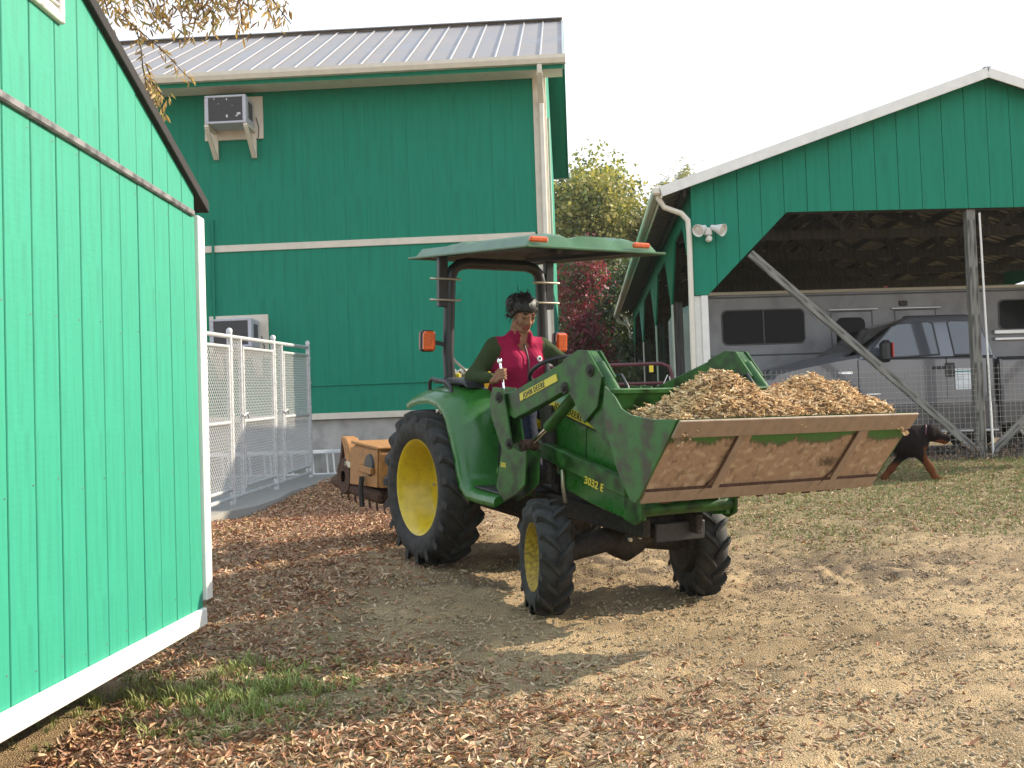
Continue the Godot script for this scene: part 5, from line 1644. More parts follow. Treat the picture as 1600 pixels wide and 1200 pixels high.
	part("print_lines", g, M.gray_print, sg)
	# headlamp, grille, bumper
	part("headlamp", bx(Vector3(-1.74, 1.02, 0.82), Vector3(0.1, 0.2, 0.26), 0.03), M.lamp_glass, o)
	part("corner_lamp", bx(Vector3(-1.66, 1.02, 0.975), Vector3(0.1, 0.16, 0.04), 0.015), M.amber_lens, o)
	part("grille", bx(Vector3(-1.78, 1.0, 0), Vector3(0.06, 0.3, 1.3), 0.02), M.chrome, o)
	part("bumper", bx(Vector3(-1.82, 0.62, 0), Vector3(0.16, 0.2, 1.96), 0.04), M.chrome, o)
	# load bed
	var bed := [Vector2(1.5, 0.42), Vector2(1.5, 1.335), Vector2(4.0, 1.335), Vector2(4.02, 0.5), Vector2(3.4, 0.42)]
	bed += arch.call(2.8, 0.47, 10)
	part("load_bed", zprism(bed, 0, 1.98, 0.03), M.truck_paint, o)
	part("bed_rail", bx(Vector3(2.75, 1.345, 0.93), Vector3(2.5, 0.03, 0.12), 0.01), M.black_plastic, o)
	part("bed_lower_tone", zprism([Vector2(1.5, 0.45), Vector2(2.25, 0.45), Vector2(2.22, 0.73), Vector2(1.5, 0.73)], 0.99, 0.016, 0.003), M.truck_lower, o)  # same darker strip carried along the low side of the bed
	for x in [-0.95, 2.8]:
		for s in [1.0, -1.0]:
			var wh := holder("wheel", o)
			g = G.new()
			g.lathe([Vector2(0.21, -0.12), Vector2(0.36, -0.13), Vector2(0.4, -0.09), Vector2(0.405, 0), Vector2(0.4, 0.09), Vector2(0.36, 0.13), Vector2(0.21, 0.12)], Transform3D(Basis(Vector3.RIGHT, PI / 2 * s), Vector3(x, 0.4, 0.84 * s)), 28)
			part("tyre", g, M.rubber, wh)
			g = G.new()
			g.lathe([Vector2(0, 0.1), Vector2(0.07, 0.1), Vector2(0.09, 0.06), Vector2(0.19, 0.05), Vector2(0.215, 0.12)], Transform3D(Basis(Vector3.RIGHT, PI / 2 * s), Vector3(x, 0.4, 0.84 * s)), 20)
			part("rim", g, M.aluminium, wh)

# ---------------------------------------------------------------- bodies: rounded bones joined softly, meshed as surface nets
class Net:
	var v := PackedVector3Array()
	var n := PackedVector3Array()
	var c := PackedColorArray()
	# prims: [a, b, ra, rb, id] capsules; [centre, radii, basis, id] ellipsoids (4 entries); a negative id cuts
	func run(prims: Array, cell: float, k: float, paint: Callable) -> void:
		var lo := Vector3(1e9, 1e9, 1e9)
		var hi := -lo
		var boxes := []
		for p in prims:
			var a: Vector3
			var b: Vector3
			if p.size() == 5:
				var r: float = maxf(p[2], p[3]) + k + cell * 2.0
				a = p[0].min(p[1]) - Vector3(r, r, r); b = p[0].max(p[1]) + Vector3(r, r, r)
			else:
				var r: float = maxf(p[1].x, maxf(p[1].y, p[1].z)) + k + cell * 2.0
				a = p[0] - Vector3(r, r, r); b = p[0] + Vector3(r, r, r)
			boxes.append([a, b])
			lo = lo.min(a); hi = hi.max(b)
		var nx := int((hi.x - lo.x) / cell) + 2
		var ny := int((hi.y - lo.y) / cell) + 2
		var nz := int((hi.z - lo.z) / cell) + 2
		var f := PackedFloat32Array()
		f.resize(nx * ny * nz)
		f.fill(1.0)
		var near := PackedFloat32Array()
		near.resize(nx * ny * nz)
		near.fill(1.0)
		var id := PackedInt32Array()
		id.resize(nx * ny * nz)
		for pi in prims.size():
			var p: Array = prims[pi]
			var a: Vector3 = (boxes[pi][0] - lo) / cell
			var b: Vector3 = (boxes[pi][1] - lo) / cell
			var cap := p.size() == 5
			var pid: int = p[4] if cap else p[3]
			var inv := Basis() if cap else (p[2] as Basis).inverse()
			for iz in range(maxi(int(a.z), 0), mini(int(b.z) + 1, nz)):
				for iy in range(maxi(int(a.y), 0), mini(int(b.y) + 1, ny)):
					var row := (iz * ny + iy) * nx
					for ix in range(maxi(int(a.x), 0), mini(int(b.x) + 1, nx)):
						var q := lo + Vector3(ix, iy, iz) * cell
						var d: float
						if cap:
							var ab: Vector3 = p[1] - p[0]
							var t := clampf((q - p[0]).dot(ab) / maxf(ab.length_squared(), 1e-9), 0, 1)
							d = q.distance_to(p[0] + ab * t) - lerpf(p[2], p[3], t)
						else:
							var u: Vector3 = inv * (q - p[0]) / p[1]
							d = (u.length() - 1.0) * minf(p[1].x, minf(p[1].y, p[1].z))
						var o := f[row + ix]
						if pid < 0:
							f[row + ix] = maxf(o, -d)
							continue
						var h := maxf(k - absf(o - d), 0.0) / k
						f[row + ix] = minf(o, d) - h * h * k * 0.25
						if d < near[row + ix]:
							near[row + ix] = d
							id[row + ix] = pid
		var at := PackedInt32Array()
		at.resize(nx * ny * nz)
		at.fill(-1)
		var pv := PackedVector3Array()
		var pn := PackedVector3Array()
		var pc := PackedColorArray()
		var off := [0, 1, nx, nx + 1, nx * ny, nx * ny + 1, nx * ny + nx, nx * ny + nx + 1]
		var co := [Vector3(0, 0, 0), Vector3(1, 0, 0), Vector3(0, 1, 0), Vector3(1, 1, 0), Vector3(0, 0, 1), Vector3(1, 0, 1), Vector3(0, 1, 1), Vector3(1, 1, 1)]
		var ed := [[0, 1], [2, 3], [4, 5], [6, 7], [0, 2], [1, 3], [4, 6], [5, 7], [0, 4], [1, 5], [2, 6], [3, 7]]
		for iz in nz - 1:
			for iy in ny - 1:
				for ix in nx - 1:
					var k0 := (iz * ny + iy) * nx + ix
					if f[k0] > cell * 2.5 or f[k0] < -cell * 2.5: continue
					var s := 0
					for e in 8:
						if f[k0 + off[e]] < 0: s += 1
					if s == 0 or s == 8: continue
					var sum := Vector3.ZERO
					var m := 0
					for e in ed:
						var A := f[k0 + off[e[0]]]
						var B := f[k0 + off[e[1]]]
						if (A < 0) != (B < 0):
							sum += (co[e[0]] as Vector3).lerp(co[e[1]], A / (A - B)); m += 1
					var P := lo + (Vector3(ix, iy, iz) + sum / m) * cell
					var gr := Vector3(f[k0 + 1] + f[k0 + 1 + nx] + f[k0 + 1 + nx * ny] + f[k0 + 1 + nx + nx * ny] - f[k0] - f[k0 + nx] - f[k0 + nx * ny] - f[k0 + nx + nx * ny],
						f[k0 + nx] + f[k0 + nx + 1] + f[k0 + nx + nx * ny] + f[k0 + nx + 1 + nx * ny] - f[k0] - f[k0 + 1] - f[k0 + nx * ny] - f[k0 + 1 + nx * ny],
						f[k0 + nx * ny] + f[k0 + nx * ny + 1] + f[k0 + nx * ny + nx] + f[k0 + nx * ny + nx + 1] - f[k0] - f[k0 + 1] - f[k0 + nx] - f[k0 + nx + 1])
					at[k0] = pv.size()
					pv.append(P); pn.append(gr.normalized()); pc.append(paint.call(P, id[k0], gr.normalized()))
		for iz in range(1, nz - 1):
			for iy in range(1, ny - 1):
				for ix in range(1, nx - 1):
					var k0 := (iz * ny + iy) * nx + ix
					if at[k0] < 0: continue
					for ax in 3:
						var st: int = [1, nx, nx * ny][ax]
						if (f[k0] < 0) == (f[k0 + st] < 0): continue
						var u: int = [nx, nx * ny, 1][ax]
						var w: int = [nx * ny, 1, nx][ax]
						var q := [at[k0], at[k0 - u], at[k0 - u - w], at[k0 - w]]
						if q.min() < 0: continue
						for tr in [[0, 1, 2], [0, 2, 3]]:
							var i0: int = q[tr[0]]
							var i1: int = q[tr[1]]
							var i2: int = q[tr[2]]
							if (pv[i2] - pv[i0]).cross(pv[i1] - pv[i0]).dot(pn[i0] + pn[i1] + pn[i2]) < 0:
								var sw := i1
								i1 = i2; i2 = sw
							for i in [i0, i1, i2]:
								v.append(pv[i]); n.append(pn[i]); c.append(pc[i])
	func mesh() -> ArrayMesh:
		var ar := []
		ar.resize(Mesh.ARRAY_MAX)
		ar[Mesh.ARRAY_VERTEX] = v; ar[Mesh.ARRAY_NORMAL] = n; ar[Mesh.ARRAY_COLOR] = c
		var am := ArrayMesh.new()
		am.add_surface_from_arrays(Mesh.PRIMITIVE_TRIANGLES, ar)
		return am

func hand_prims(xf: Transform3D, s: float, side: float, id: int) -> Array:
	# a hand closed round a bar: local y along the bar, the wrist toward -x, fingers round the +z side, side = 1 thumb up
	var o := []
	var P := func(x: float, y: float, z: float): return xf * (Vector3(x, y * side, z) * s)
	o.append([P.call(-0.05, 0.022, 0.012), P.call(-0.022, 0.028, 0.024), 0.016 * s, 0.013 * s, id])
	o.append([P.call(-0.055, 0.0, 0.012), P.call(-0.022, 0.004, 0.026), 0.018 * s, 0.014 * s, id])
	o.append([P.call(-0.055, -0.022, 0.01), P.call(-0.022, -0.026, 0.023), 0.016 * s, 0.012 * s, id])
	o.append([P.call(-0.105, 0.0, 0.0), P.call(-0.05, 0.0, 0.01), 0.024 * s, 0.022 * s, id])
	for i in 4:
		var y: float = 0.031 - i * 0.0205
		var l: float = [0.95, 1.05, 1.0, 0.82][i]
		var pts := [P.call(-0.022, y, 0.026), P.call(0.014 * l, y, 0.034), P.call(0.032 * l, y, 0.012), P.call(0.022 * l, y, -0.012)]
		for k in 3: o.append([pts[k], pts[k + 1], (0.0098 - 0.0008 * k) * s, (0.0092 - 0.0008 * k) * s, id])
	var th := [P.call(-0.055, 0.028, -0.006), P.call(-0.028, 0.042, -0.02), P.call(-0.002, 0.045, -0.026), P.call(0.018, 0.042, -0.02)]
	for k in 3: o.append([th[k], th[k + 1], (0.014 - 0.0018 * k) * s, (0.0125 - 0.0018 * k) * s, id])
	return o

func build_driver(t: Node3D) -> void:
	var o := thing("person", "person in a crimson fleece vest and dark green sleeves driving the tractor", "person")
	o.transform = t.transform * Transform3D(Basis(), Vector3(0.24, 1.08, 0.0))
	var at := Vector3(-0.24, -1.08, 0.0)
	var V := func(x: float, y: float, z: float): return Vector3(x, y, z) + at
	# 1 vest 2 sleeve 3 trousers 4 skin 5 boots 6 collar
	var vest := Color(0.32, 0.014, 0.06)
	var sleeve := Color(0.042, 0.06, 0.026)
	var skin := Color(0.3, 0.155, 0.098)
	var cloth := FastNoiseLite.new()
	cloth.frequency = 9.0
	var paint := func(p: Vector3, id: int, nn: Vector3):
		var w := 1.0 + cloth.get_noise_3d(p.x * 3.0, p.y * 3.0, p.z * 3.0) * 0.12
		match id:
			1: return vest * w
			2: return sleeve * w
			3: return Color(0.02, 0.024, 0.042) * w
			5: return Color(0.03, 0.022, 0.018)
			6: return vest * 0.75
		return skin
	var b := []
	for s in [1.0, -1.0]:
		b.append([V.call(0.2, 1.13, 0.075 * s), V.call(0.22, 1.2, 0.075 * s), 0.115, 0.11, 3])
		b.append([V.call(0.23, 1.24, 0.07 * s), V.call(0.28, 1.42, 0.075 * s), 0.118, 0.112, 1])
		b.append([V.call(0.28, 1.42, 0.07 * s), V.call(0.285, 1.53, 0.1 * s), 0.115, 0.08, 1])
		b.append([V.call(0.35, 1.43, 0.075 * s), V.call(0.35, 1.45, 0.075 * s), 0.085, 0.08, 1])
		b.append([V.call(0.3, 1.585, 0.04 * s), V.call(0.285, 1.555, 0.165 * s), 0.055, 0.062, 1])
		b.append([V.call(0.24, 1.11, 0.09 * s), V.call(0.66, 1.13, 0.16 * s), 0.1, 0.072, 3])
		b.append([V.call(0.66, 1.13, 0.16 * s), V.call(0.83, 0.76, 0.17 * s), 0.07, 0.05, 3])
		b.append([V.call(0.83, 0.74, 0.17 * s), V.call(0.97, 0.69, 0.18 * s), 0.048, 0.04, 5])
	b.append([V.call(0.31, 1.24, 0), V.call(0.33, 1.34, 0), 0.1, 0.1, 1])
	# arms: the right to the joystick, the left to the wheel
	var r_sh: Vector3 = V.call(0.28, 1.55, 0.2)
	var r_el: Vector3 = V.call(0.2, 1.335, 0.31)
	var r_wr: Vector3 = V.call(0.455, 1.345, 0.315)
	b.append([r_sh, r_el, 0.066, 0.056, 2]); b.append([r_el, r_wr, 0.054, 0.036, 2])
	var l_sh: Vector3 = V.call(0.29, 1.55, -0.2)
	var l_el: Vector3 = V.call(0.47, 1.41, -0.32)
	var l_wr: Vector3 = V.call(0.69, 1.49, -0.225)
	b.append([l_sh, l_el, 0.066, 0.054, 2]); b.append([l_el, l_wr, 0.052, 0.036, 2])
	# neck and collar
	b.append([V.call(0.31, 1.58, 0.01), V.call(0.37, 1.7, 0.025), 0.056, 0.052, 4])
	for k in 9:
		var a := TAU * k / 9.0
		if absf(wrapf(a, -PI, PI)) < 0.5: continue
		b.append([V.call(0.325 + 0.068 * cos(a), 1.6, 0.012 + 0.072 * sin(a)), V.call(0.335 + 0.07 * cos(a), 1.65, 0.015 + 0.074 * sin(a)), 0.013, 0.01, 6])
	var net := Net.new()
	net.run(b, 0.0135, 0.05, paint)
	# head: looks ahead and down
	var hb := Basis(Vector3.UP, 0.0) * Basis(Vector3.BACK, -0.48)
	var hx := Transform3D(hb, V.call(0.4, 1.795, 0.03))
	var H := func(x: float, y: float, z: float): return hx * Vector3(x, y, z)
	var hp := []
	hp.append([H.call(-0.012, 0.03, 0), Vector3(0.096, 0.093, 0.077), hb, 4])
	hp.append([H.call(0.022, -0.035, 0), Vector3(0.07, 0.088, 0.062), hb, 4])
	hp.append([H.call(0.055, -0.1, 0), Vector3(0.034, 0.026, 0.036), hb, 4])
	for s in [1.0, -1.0]:
		hp.append([H.call(0.058, -0.03, 0.036 * s), Vector3(0.03, 0.03, 0.026), hb, 4])
		hp.append([H.call(0.083, 0.022, 0.03 * s), H.call(0.078, 0.024, 0.046 * s), 0.011, 0.009, 4])
		hp.append([H.call(-0.012, -0.01, 0.075 * s), Vector3(0.018, 0.03, 0.009), hb, 4])
		hp.append([H.call(0.02, -0.09, 0.04 * s), H.call(0.05, -0.105, 0.02 * s), 0.024, 0.022, 4])
	hp.append([H.call(0.088, 0.012, 0), H.call(0.107, -0.03, 0), 0.009, 0.013, 4])
	hp.append([H.call(0.094, -0.034, 0.01), H.call(0.094, -0.034, -0.01), 0.012, 0.012, 4])
	hp.append([H.call(0.088, -0.064, 0.018), H.call(0.088, -0.064, -0.018), 0.009, 0.009, 7])
	hp.append([H.call(0.084, -0.077, 0.014), H.call(0.084, -0.077, -0.014), 0.0095, 0.0095, 7])
	hp.append([H.call(-0.02, -0.2, 0), H.call(-0.015, -0.06, 0), 0.05, 0.05, 4])
	for s in [1.0, -1.0]:
		hp.append([H.call(0.096, 0.004, 0.032 * s), Vector3(0.02, 0.012, 0.018), hb, -1])
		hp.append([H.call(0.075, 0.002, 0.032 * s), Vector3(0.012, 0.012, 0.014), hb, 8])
	var hinv := hx.affine_inverse()
	net.run(hp, 0.0045, 0.016, func(p: Vector3, id: int, nn: Vector3):
		var q := hinv * p
		if id == 7: return Color(0.27, 0.085, 0.07)
		if id == 8: return Color(0.035, 0.022, 0.018) if q.y < 0.001 and q.y > -0.008 else skin * 0.8  # lids darkened: shade of the eye socket put into the skin colour
		if q.x > 0.07 and absf(q.y - 0.033) < 0.005 and absf(q.z) > 0.016 and absf(q.z) < 0.052: return Color(0.03, 0.02, 0.015)
		return skin * (1.0 + cloth.get_noise_3d(q.x * 8.0, q.y * 8.0, q.z * 8.0) * 0.1))
	# hands
	var up := (Vector3(0.525, 1.462, 0.285) - Vector3(0.63, 1.24, 0.3)).normalized()
	var fx := (Vector3(0.575, 1.375, 0.29) + at - r_wr)
	fx = (fx - up * fx.dot(up)).normalized()
	net.run(hand_prims(Transform3D(Basis(fx, up, fx.cross(up)), Vector3(0.578, 1.365, 0.29) + at), 1.0, 1.0, 4), 0.0045, 0.008, paint)
	var gp := Vector3(0.80, 1.41, 0) + Basis(Vector3.BACK, 0.55) * Vector3(0.0, 0, -0.185) + at
	var ty := Basis(Vector3.BACK, 0.55) * Vector3(1, 0, 0)
	var gx := gp - l_wr
	gx = (gx - ty * gx.dot(ty)).normalized()
	net.run(hand_prims(Transform3D(Basis(gx, ty, gx.cross(ty)), gp), 1.0, -1.0, 4), 0.0045, 0.008, paint)
	part("body", net.mesh(), M.skin_cloth, o)
	# hair: dark, drawn back, with loose curls
	var hr := []
	hr.append([H.call(-0.018, 0.05, 0), Vector3(0.103, 0.08, 0.087), hb, 1])
	hr.append([H.call(-0.075, 0.0, 0), Vector3(0.055, 0.075, 0.08), hb, 1])
	hr.append([H.call(-0.125, 0.015, 0.015), Vector3(0.06, 0.062, 0.065), hb, 1])
	for s in [1.0, -1.0]: hr.append([H.call(0.03, 0.04, 0.07 * s), H.call(-0.02, -0.04, 0.077 * s), 0.017, 0.016, 1])
	for i in 44:
		var a := rng.randf_range(-2.4, 2.4)
		var y := rng.randf_range(-0.05, 0.1)
		var q := Vector3(-0.035 - 0.08 * cos(a), y, 0.09 * sin(a))
		hr.append([hx * q, hx * (q * Vector3(1.12, 1.0, 1.14) + Vector3(rng.randf_range(-0.02, 0.01), rng.randf_range(-0.02, 0.015), 0)), 0.014, 0.006, 1])
	for i in 150:
		var d := Vector3(rng.randfn(), rng.randfn(), rng.randfn()).normalized()
		if d.x > 0.35 and d.y < 0.45: continue
		if d.y < -0.55: continue
		var q := Vector3(-0.035, 0.045, 0) + d * Vector3(0.1, 0.086, 0.09)
		hr.append([hx * q, hx * (q + Vector3(rng.randfn(), rng.randfn(), rng.randfn()) * 0.012), rng.randf_range(0.004, 0.007), 0.004, 1])
	var hn := Net.new()
	hn.run(hr, 0.005, 0.007, func(_p, _i, _n): return Color(1, 1, 1))
	part("hair", hn.mesh(), M.hair, o)
	var cu := G.new()
	for i in 110:
		var a := rng.randf_range(-2.6, 2.6)
		var q := Vector3(-0.03 - 0.09 * cos(a), rng.randf_range(-0.06, 0.12), 0.085 * sin(a))
		var d := q.normalized() * 0.03 + Vector3(0, rng.randf_range(-0.03, 0.01), 0)
		cu.tube([hx * q, hx * (q + d * 0.6 + Vector3(0, 0.006, 0)), hx * (q + d)], [0.0025, 0.002, 0.001], 4, false)
	part("loose_strands", cu, M.hair, o)
	# round badge and zip on the vest
	var g := G.new()
	g.lathe([Vector2(0, 0.006), Vector2(0.019, 0.005), Vector2(0.022, 0)], Transform3D(Basis(Vector3.BACK, -1.35), V.call(0.43, 1.475, -0.09)), 16)
	var bd := part("badge", g, M.white_trim, o)
	g = G.new()
	g.lathe([Vector2(0, 0.0075), Vector2(0.009, 0.0075), Vector2(0.01, 0.005)], Transform3D(Basis(Vector3.BACK, -1.35), V.call(0.43, 1.475, -0.09)), 10)
	part("badge_print", g, M.black_print, bd)
	g = G.new()
	g.tube([V.call(0.372, 1.585, 0.01), V.call(0.405, 1.53, 0.005), V.call(0.432, 1.46, 0.0), V.call(0.43, 1.38, 0.0), V.call(0.432, 1.3, 0.0)], 0.006, 6)
	part("zip", g, M.black_print, o)

func build_dog() -> void:
	var o := thing("dog", "black and tan dog trotting across the grass before the wire fence", "dog")
	var x := 3.66
	var z := -12.95
	o.transform = Transform3D(Basis(Vector3.UP, -0.05), Vector3(x, ground_y(x, z) - 0.005, z))
	var p := []
	p.append([Vector3(0.03, 0.45, 0), Vector3(-0.28, 0.455, 0), 0.142, 0.13, 1])
	p.append([Vector3(-0.28, 0.46, 0), Vector3(-0.56, 0.485, 0), 0.128, 0.11, 1])
	p.append([Vector3(0.06, 0.42, 0), Vector3(0.0, 0.38, 0), 0.12, 0.12, 1])
	p.append([Vector3(0.02, 0.5, 0), Vector3(0.2, 0.535, 0), 0.115, 0.085, 1])
	p.append([Vector3(0.235, 0.53, 0), Vector3(0.085, 0.08, 0.075), Basis(Vector3.BACK, -0.2), 1])
	p.append([Vector3(0.26, 0.505, 0), Vector3(0.375, 0.46, 0), 0.058, 0.045, 1])
	p.append([Vector3(0.28, 0.47, 0), Vector3(0.355, 0.435, 0), 0.04, 0.03, 2])
	p.append([Vector3(0.39, 0.475, 0), Vector3(0.4, 0.47, 0), 0.02, 0.016, 1])
	for s in [1.0, -1.0]:
		p.append([Vector3(0.2, 0.575, 0.065 * s), Vector3(0.215, 0.5, 0.095 * s), 0.022, 0.018, 1])
	# fore legs at full reach
	p.append([Vector3(0.04, 0.44, 0.09), Vector3(0.06, 0.32, 0.095), 0.08, 0.056, 1]); p.append([Vector3(0.06, 0.32, 0.095), Vector3(0.17, 0.15, 0.09), 0.05, 0.036, 1]); p.append([Vector3(0.17, 0.15, 0.09), Vector3(0.215, 0.05, 0.09), 0.036, 0.033, 2]); p.append([Vector3(0.22, 0.035, 0.09), Vector3(0.265, 0.025, 0.09), 0.035, 0.026, 2])
	p.append([Vector3(0.0, 0.44, -0.09), Vector3(-0.06, 0.31, -0.09), 0.08, 0.056, 1]); p.append([Vector3(-0.06, 0.31, -0.09), Vector3(-0.2, 0.15, -0.09), 0.05, 0.035, 1]); p.append([Vector3(-0.2, 0.15, -0.09), Vector3(-0.28, 0.055, -0.09), 0.035, 0.032, 2]); p.append([Vector3(-0.285, 0.04, -0.09), Vector3(-0.26, 0.022, -0.09), 0.032, 0.024, 2])
	# hind legs: knee forward, hock back
	p.append([Vector3(-0.56, 0.47, 0.08), Vector3(-0.5, 0.3, 0.1), 0.1, 0.065, 1]); p.append([Vector3(-0.5, 0.3, 0.1), Vector3(-0.74, 0.19, 0.1), 0.055, 0.034, 1]); p.append([Vector3(-0.74, 0.19, 0.1), Vector3(-0.78, 0.05, 0.1), 0.032, 0.03, 2]); p.append([Vector3(-0.775, 0.035, 0.1), Vector3(-0.72, 0.025, 0.1), 0.032, 0.025, 2])
	p.append([Vector3(-0.56, 0.47, -0.08), Vector3(-0.42, 0.32, -0.1), 0.1, 0.065, 1]); p.append([Vector3(-0.42, 0.32, -0.1), Vector3(-0.54, 0.18, -0.1), 0.055, 0.034, 1]); p.append([Vector3(-0.54, 0.18, -0.1), Vector3(-0.47, 0.045, -0.1), 0.032, 0.03, 2]); p.append([Vector3(-0.465, 0.035, -0.1), Vector3(-0.41, 0.025, -0.1), 0.032, 0.025, 2])
	p.append([Vector3(-0.65, 0.52, 0), Vector3(-0.74, 0.53, 0), 0.03, 0.02, 1])
	var net := Net.new()
	net.run(p, 0.014, 0.045, func(q: Vector3, id: int, nn: Vector3):
		var tan_ := Color(0.13, 0.045, 0.016)
		var blk := Color(0.012, 0.011, 0.011)
		if id == 2: return tan_
		var k := 0.0
		if q.y < 0.24: k = smooth(0.24, 0.16, q.y)
		if q.x > 0.1 and q.y < 0.4: k = maxf(k, smooth(0.4, 0.36, q.y) * 0.8)
		return blk.lerp(tan_, k))
	part("body", net.mesh(), M.dog_coat, o)
	var g := G.new()
	g.tube(range(13).map(func(i): return Vector3(0.14 + 0.02 * cos(TAU * i / 12.0), 0.525 + 0.1 * cos(TAU * i / 12.0), 0.1 * sin(TAU * i / 12.0))), 0.008, 6, false)
	part("collar", g, M.maroon_paint, o)

# ---------------------------------------------------------------- plants and litter
func blade_leaf(l: float, w: float, bend: float, fold: float) -> ArrayMesh:   # a narrow leaf, folded along its rib and curled
	var v := PackedVector3Array()
	var n := PackedVector3Array()
	var st := []
	for i in 5:
		var t := i / 4.0
		var ww: float = w * 0.5 * pow(sin(PI * clampf(t * 0.94 + 0.03, 0, 1)), 0.8)
		var y := bend * l * (t - 0.5) * (t - 0.5) * 4.0 - bend * l * 0.3
		st.append([Vector3((t - 0.5) * l, y + fold * ww, -ww), Vector3((t - 0.5) * l, y, 0), Vector3((t - 0.5) * l, y + fold * ww, ww)])
	var g := G.new()
	for i in 4:
		for k in 2:
			g.quad(st[i][k], st[i + 1][k], st[i + 1][k + 1], st[i][k + 1], Vector3.UP)
	return g.mesh()

func build_litter() -> void:
	var shapes := [blade_leaf(0.068, 0.012, 0.16, 0.6), blade_leaf(0.056, 0.013, -0.12, 0.9), blade_leaf(0.076, 0.014, 0.32, 0.4), blade_leaf(0.044, 0.014, 0.06, 1.2)]
	var tints := [Color(0.46, 0.28, 0.175), Color(0.58, 0.39, 0.26), Color(0.31, 0.165, 0.1), Color(0.42, 0.23, 0.13), Color(0.7, 0.48, 0.3), Color(0.24, 0.115, 0.065), Color(0.4, 0.18, 0.09), Color(0.52, 0.32, 0.14), Color(0.36, 0.17, 0.085), Color(0.28, 0.12, 0.06)]
	var xs := [[], [], [], []]
	var cs := [[], [], [], []]
	for i in 330000:
		var z := -2.9 - 13.3 * pow(rng.randf(), 1.25)
		var x := rng.randf_range(-3.6, 5.2)
		if x < (-1.9 if z > -5.6 else -3.7) - 0.25 or x > 0.2 - z * 0.42: continue
		if x < -3.3 and z < -11.0: continue
		var d := litter(x, z)
		if rng.randf() > pow(d, 1.5) * 0.66: continue
		var k := rng.randi() % 4
		var s := rng.randf_range(0.65, 1.2)
		var bs := Basis(Vector3.UP, rng.randf() * TAU) * Basis(Vector3.BACK, rng.randf_range(-0.45, 0.45)) * Basis(Vector3.RIGHT, rng.randf_range(-0.7, 0.7) + (PI if rng.randf() < 0.3 else 0.0))
		xs[k].append(Transform3D(bs.scaled(Vector3(s, s, s)), Vector3(x, ground_y(x, z) + 0.008 + rng.randf() * 0.025 * d, z)))
		var c: Color = tints[rng.randi() % tints.size()] * rng.randf_range(0.75, 1.2)
		cs[k].append(c)
	var o := Node3D.new()
	o.name = "fallen_leaves"
	add_child(o, true)
	tag(o, "thick scatter of dry brown narrow leaves over the yard", "fallen leaves", "", "stuff")
	for k in 4: tag(many("leaf_drift", shapes[k], M.leaf_litter, xs[k], cs[k], o), "", "", "", "stuff")
	# chips, bits of straw and clods on the bare soil
	var chip := straw_mesh(0.028, 0.0055)
	var clod := G.new()
	clod.box(Vector3.ZERO, Vector3(0.016, 0.01, 0.013), 0.004, Basis(Vector3(1, 0.4, 0.2).normalized(), 0.7))
	var long_straw := straw_mesh(0.13, 0.0035)
	var X := [[], [], []]
	var C := [[], [], []]
	for i in 70000:
		var z := -2.9 - 9.5 * pow(rng.randf(), 1.3)
		var x := rng.randf_range(-3.2, 4.6)
		if x < (-1.9 if z > -5.6 else -3.7) - 0.3 or x > 0.2 - z * 0.42: continue
		var k := 0 if i % 2 == 0 else 1
		if i % 90 == 0: k = 2
		if k == 0 and rng.randf() > 0.45 + 0.5 * big_noise.get_noise_2d(x * 5.0, z * 5.0) + (0.2 if x > 0.5 else 0.0): continue
		var s := rng.randf_range(0.4, 1.3)
		var bs := Basis(Vector3.UP, rng.randf() * TAU) * Basis(Vector3.BACK, rng.randf_range(-0.3, 0.3))
		X[k].append(Transform3D(bs.scaled(Vector3(s, s, s)), Vector3(x, ground_y(x, z) + 0.006 + rng.randf() * 0.006, z)))
		if k == 1:
			var damp := exp(-(pow((x - 1.7) / 1.0, 2) + pow((z + 7.9) / 0.6, 2)))
			C[k].append(Color(0.5, 0.385, 0.245).lerp(Color(0.2, 0.145, 0.095), clampf(rng.randf() * 0.7 + damp * 0.5, 0, 1)))
		else:
			C[k].append(Color(0.72, 0.56, 0.36).lerp(Color(0.4, 0.27, 0.15), rng.randf()))
	var b := Node3D.new()
	b.name = "wood_chips"
	add_child(b, true)
	tag(b, "small chips, straw and crumbs of soil on the bare ground", "wood chips", "", "stuff")
	tag(many("chips", chip, M.straw, X[0], C[0], b), "", "", "", "stuff")
	tag(many("soil_crumbs", clod.mesh(), M.straw, X[1], C[1], b), "", "", "", "stuff")
	tag(many("straws", long_straw, M.straw, X[2], C[2], b), "", "", "", "stuff")

